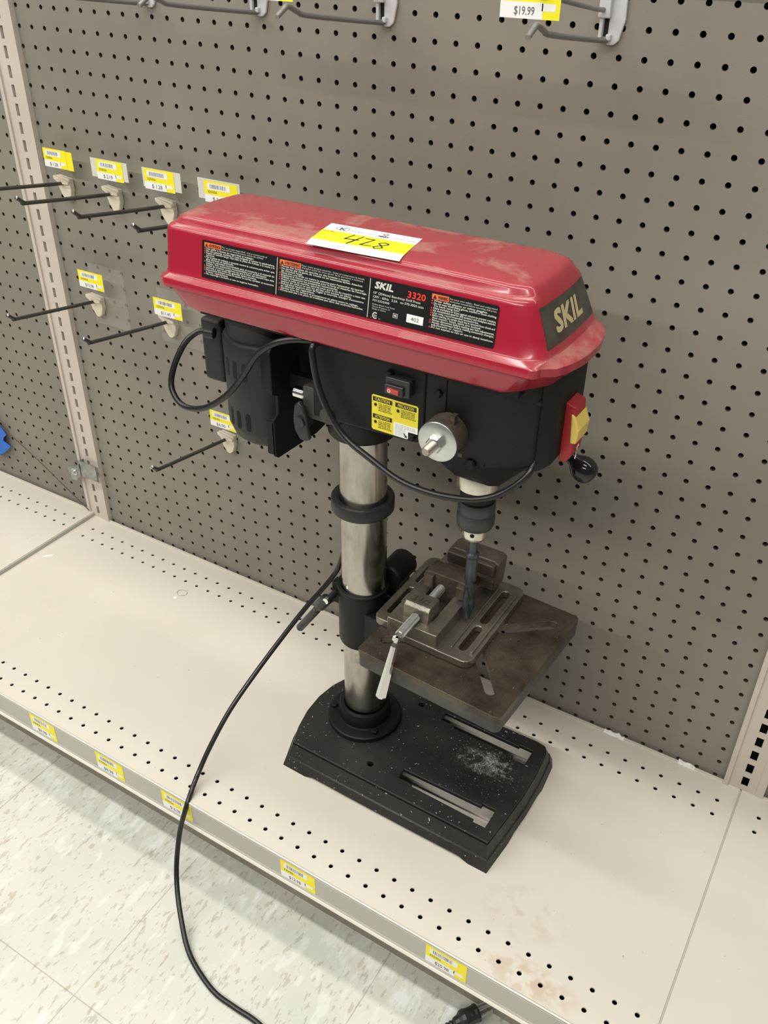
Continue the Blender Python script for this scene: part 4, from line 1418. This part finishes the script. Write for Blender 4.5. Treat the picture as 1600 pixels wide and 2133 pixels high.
HK = [(-27.35, 24.95, 'peg hook at the left end of the upper row, beside the slotted upright'),
      (-23.40, 24.90, 'second peg hook from the left in the upper row'),
      (-19.30, 24.85, 'third peg hook from the left in the upper row, next to the red cover'),
      (-15.25, 24.85, 'peg hook mostly hidden behind the rear end of the red cover'),
      (-26.40, 17.90, 'left peg hook of the middle row, with a taped patch around it'),
      (-20.28, 17.90, 'right peg hook of the middle row, left of the looped motor cord'),
      (-16.50, 11.02, 'lowest peg hook, below the drill press motor')]
for i, (x, z, lb) in enumerate(HK):
    peg_hook(x, z, lb)
wall_tag(-27.78, 26.02, 1.85, 1.02, '$ 1.28', 'yellow price tag doubled over a second yellow tag, leftmost in the upper row', (-26.6, 26.0, -25.45, 27.0))
wall_tag(-23.55, 25.90, 2.0, 1.05, '$ 2.19', 'price tag on a wider white card, second from the left in the upper row', (-23.98, 25.97, -21.2, 26.97))
wall_tag(-19.95, 25.88, 2.15, 1.08, '$ 1.28', 'price tag on a wide white card, third from the left in the upper row', (-20.08, 25.97, -17.34, 26.97))
wall_tag(-15.72, 25.82, 2.2, 1.08, '$ 3.49', 'price tag half hidden behind the rear corner of the red cover', (-16.15, 25.95, -13.37, 26.98))
wall_tag(-26.70, 19.06, 2.1, 1.06, '$12.98', 'left price tag of the middle row, near the slotted upright')
wall_tag(-20.56, 18.58, 2.17, 1.06, '$11.45', 'right price tag of the middle row, left of the looped motor cord')
wall_tag(-17.05, 12.20, 2.0, 1.06, '$6.90', 'lowest wall price tag, partly behind the motor')
for k, (xa, za, xb, zb, lb) in enumerate(((-26.9, 16.3, -23.9, 20.2, 'clear film patch taped to the pegboard behind the left middle hook'), (-21.2, 16.4, -17.6, 19.8, 'clear film patch taped to the pegboard behind the right middle hook'))):
    mb = MB()
    mb.box((xa, -0.02, za), (xb, -0.005, zb))
    o_ = mb.build('film_patch', M['clear'], origin=((xa + xb) / 2, -0.01, (za + zb) / 2))
    tag(o_, lb, 'film')

# ------------------------------------------------------------------ grey scan hooks along the top
def scan_hook(x, label, tagx=None, price='$19.99'):
    z = 34.62
    t = thing('scan_hook', label, 'hook', (x, 0, z), 'grey scan hooks along the top')
    mb = MB()
    mb.prism([(x - 0.40, z + 1.8), (x + 0.62, z + 1.8), (x + 0.66, z + 0.7), (x + 0.50, z + 0.0), (x + 0.3, z - 0.16), (x + 0.05, z - 0.16), (x - 0.18, z + 0.1), (x - 0.36, z + 0.8)][::-1], -0.16, -0.01, 'y')
    mb.box((x - 0.34, -0.42, z + 0.75), (x + 0.12, -0.1, z + 1.6))
    mb.box((x - 0.30, -0.30, z - 0.02), (x - 0.14, -0.1, z + 0.85))
    mb.box((x + 0.02, -0.34, z + 0.0), (x + 0.22, -0.1, z + 0.22))
    hb = mb.build('hook_back', M['hookgrey'], t, bevel=0.05, seg=2)
    mb = MB()
    mb.box((x - 0.12, -0.18, z + 0.12), (x + 0.05, -0.155, z + 0.72))
    mb.build('back_slot', M['void'], hb)
    mb = MB()
    mb.tube([(x + 0.05, -0.2, z + 0.03), (x, -0.7, z + 0.04), (x, -5.5, z + 0.62), (x, -6.3, z + 0.82), (x, -6.85, z + 1.02), (x, -7.15, z + 0.92), (x, -7.55, z + 0.72)], 0.10, 12, sub=5)
    mb.build('rod', M['rodgrey'], t)
    mb = MB()
    mb.tube([(x - 0.1, -0.3, z + 1.15), (x - 0.15, -0.8, z + 1.05), (x - 0.2, -5.7, z + 1.75), (x - 0.2, -6.3, z + 1.95)], 0.085, 12, sub=5)
    mb.build('label_arm', M['rodgrey'], t)
    if tagx is not None:
        x0, x1 = tagx
        zz = 35.72
        p = thing('price_tag', ('yellow price tag reading $19.99 cut by the top edge of the photo' if price == '$19.99' else 'bottom edge of a price tag at the top of the photo, left of centre'), 'price tag', ((x0 + x1) / 2, -6.05, zz), 'tags on the scan hooks')
        L = Lab(lambda u, v, h: (x0 + u, -6.06 - h, zz + v), TM)
        tag_face(L, x1 - x0, 1.35, price)
        L.done('printed_face', p)
        mb = MB()
        mb.box((x0 + 0.02, -6.05, zz + 0.02), (x1 - 0.02, -6.02, zz + 1.33))
        mb.box((x - 0.3, -6.3, zz + 0.7), (x - 0.1, -5.9, zz + 1.1))
        mb.build('backing_card', M['card'], p)
    return t


scan_hook(-19.10, 'grey scan hook at the top left, nearest the slotted upright')
scan_hook(-12.25, 'grey scan hook second from the left along the top')
scan_hook(-5.45, 'grey scan hook third from the left along the top, above the red cover', (-7.95, -5.8), '$24.99')
scan_hook(4.45, 'grey scan hook at the top right beside the $19.99 tag', (2.73, 4.85), '$19.99')

# ------------------------------------------------------------------ price tags in the shelf channel
FT = [(-18.95, 'left of the photo', '$9.98', 'channel price tag at the far left of the shelf front'),
      (-13.62, '', '$8.98', 'second channel price tag from the left on the shelf front'),
      (-8.72, '', '$16.98', 'channel price tag crossed by the hanging power cord'),
      (-0.86, '', '$12.98', 'channel price tag below the middle of the drill press base'),
      (7.38, '', '$25.98', 'channel price tag right of the base, above the fallen plug'),
      (14.42, '', '$7.98', 'channel price tag in the bottom right corner of the photo')]
for i, (x, _, pr_, lb) in enumerate(FT):
    L = Lab(lambda u, v, h, x=x: (x + u, -16.545 - h + (0.004), -1.42 + v), TM)
    tag_face(L, 2.08, 1.30, pr_)
    # paper thickness
    L.rect(0, 0, 2.08, 1.30, 'yellow', 0.0)
    o_ = L.done('price_tag', origin=(x + 1.0, -16.55, -1.42))
    tag(o_, lb, 'price tag', 'yellow price tags in the shelf channel')

# ------------------------------------------------------------------ clip on the upright, blue tape, string, debris
t = thing('shelf_clip', 'galvanised steel clip with a bolt on the left slotted upright', 'clip', (-30.2, -0.6, 4.4))
mb = MB()
mb.box((-30.7, -0.72, 3.75), (-29.05, -0.62, 5.05))
mb.box((-30.78, -0.72, 4.3), (-30.66, -0.1, 5.0))
mb.prism([(-30.70, 4.75), (-32.0, 4.20), (-32.02, 3.70), (-31.80, 3.62), (-31.85, 3.15), (-31.3, 3.2), (-30.70, 3.75)], -0.80, -0.72, 'y')
mb.build('bracket_plate', M['galv'], t, bevel=0.02)
mb = MB()
mb.lathe([(0.30, 0), (0.30, 0.04), (0.16, 0.05), (0.15, 0.16), (0.1, 0.2)], (-31.3, -0.80, 3.98), (0, -1, 0), 24)
mb.build('bolt', M['zinc'], t)

mb = MB()
mb.prism([(-40.8, 5.9), (-39.7, 5.25), (-39.05, 4.55), (-39.5, 4.15), (-39.65, 3.85), (-38.85, 3.55), (-39.6, 2.9), (-40.6, 2.2), (-41.6, 2.6), (-41.6, 5.6)][::-1], -0.42, -0.38, 'y')
o_ = mb.build('tape_piece', M['blue'], origin=(-40, -0.4, 4))
tag(o_, 'bright blue tape scrap at the left edge of the photo', 'tape')
mb = MB()
mb.tube([(-39.6, -0.42, 5.3), (-36, -0.40, 3.35), (-33.2, -0.42, 1.72), (-30.95, -0.5, 0.5)], 0.035, 8)
o_ = mb.build('string', M['string'], origin=(-35, -0.4, 3))
tag(o_, 'thin dark string running from the blue tape down to the upright foot', 'string')

mb = MB()
mb.box((-30.0, -5.75, 0.0), (-29.25, -5.62, 0.04))
mb.xform(Matrix.Translation((-29.6, -5.7, 0.0)) @ Matrix.Rotation(0.85, 4, 'Z') @ Matrix.Translation((29.6, 5.7, 0.0)))
o_ = mb.build('plastic_strip', M['debris'], origin=(-29.6, -5.7, 0.0))
tag(o_, 'tiny white plastic strip lying on the left end of the shelf', 'debris')
mb = MB()
mb.lathe([(0.12, 0), (0.12, 0.03), (0.08, 0.05)], (-18.8, -4.35, 0.0), (0, 0, 1), 16)
o_ = mb.build('paper_dot', M['debris'], origin=(-18.8, -4.35, 0))
tag(o_, 'tiny round white dot lying on the shelf behind the cord', 'debris')
mb = MB()
for k in range(20):
    pass
mb.tube([(-18.78 + 0.36 * math.cos(a * 0.33), -3.75 + 0.30 * math.sin(a * 0.33), 0.03) for a in range(19)], 0.02, 6, sub=2)
o_ = mb.build('clear_ring', M['inkfaint'], origin=(-18.7, -3.7, 0))
tag(o_, 'faint thin ring lying beside the white dot on the shelf', 'debris')
for (x, z, lb, sx) in ((10.4, 0.05, 'crumpled scrap of white paper behind the shelf, nearer the drill press', 0.9), (14.5, 0.05, 'crumpled scrap of white paper behind the shelf, near the right upright', 0.7)):
    mb = MB()
    rr = random.Random(int(x))
    pts = [(x + sx * (k / 7 - 0.5) * 1.3, -0.16 - 0.10 * rr.random(), z + 0.05 + 0.14 * rr.random()) for k in range(8)]
    mb.loft([[(p[0], p[1], z - 0.1), (p[0], p[1] - 0.12, z - 0.05), p, (p[0], p[1] + 0.08, p[2] - 0.03)] for p in pts])
    o_ = mb.build('paper_scrap', M['debris'], origin=(x, -0.2, z))
    tag(o_, lb, 'debris')

for o in bpy.data.objects:
    if '_o' in o.keys():
        del o['_o']
bpy.context.view_layer.update()
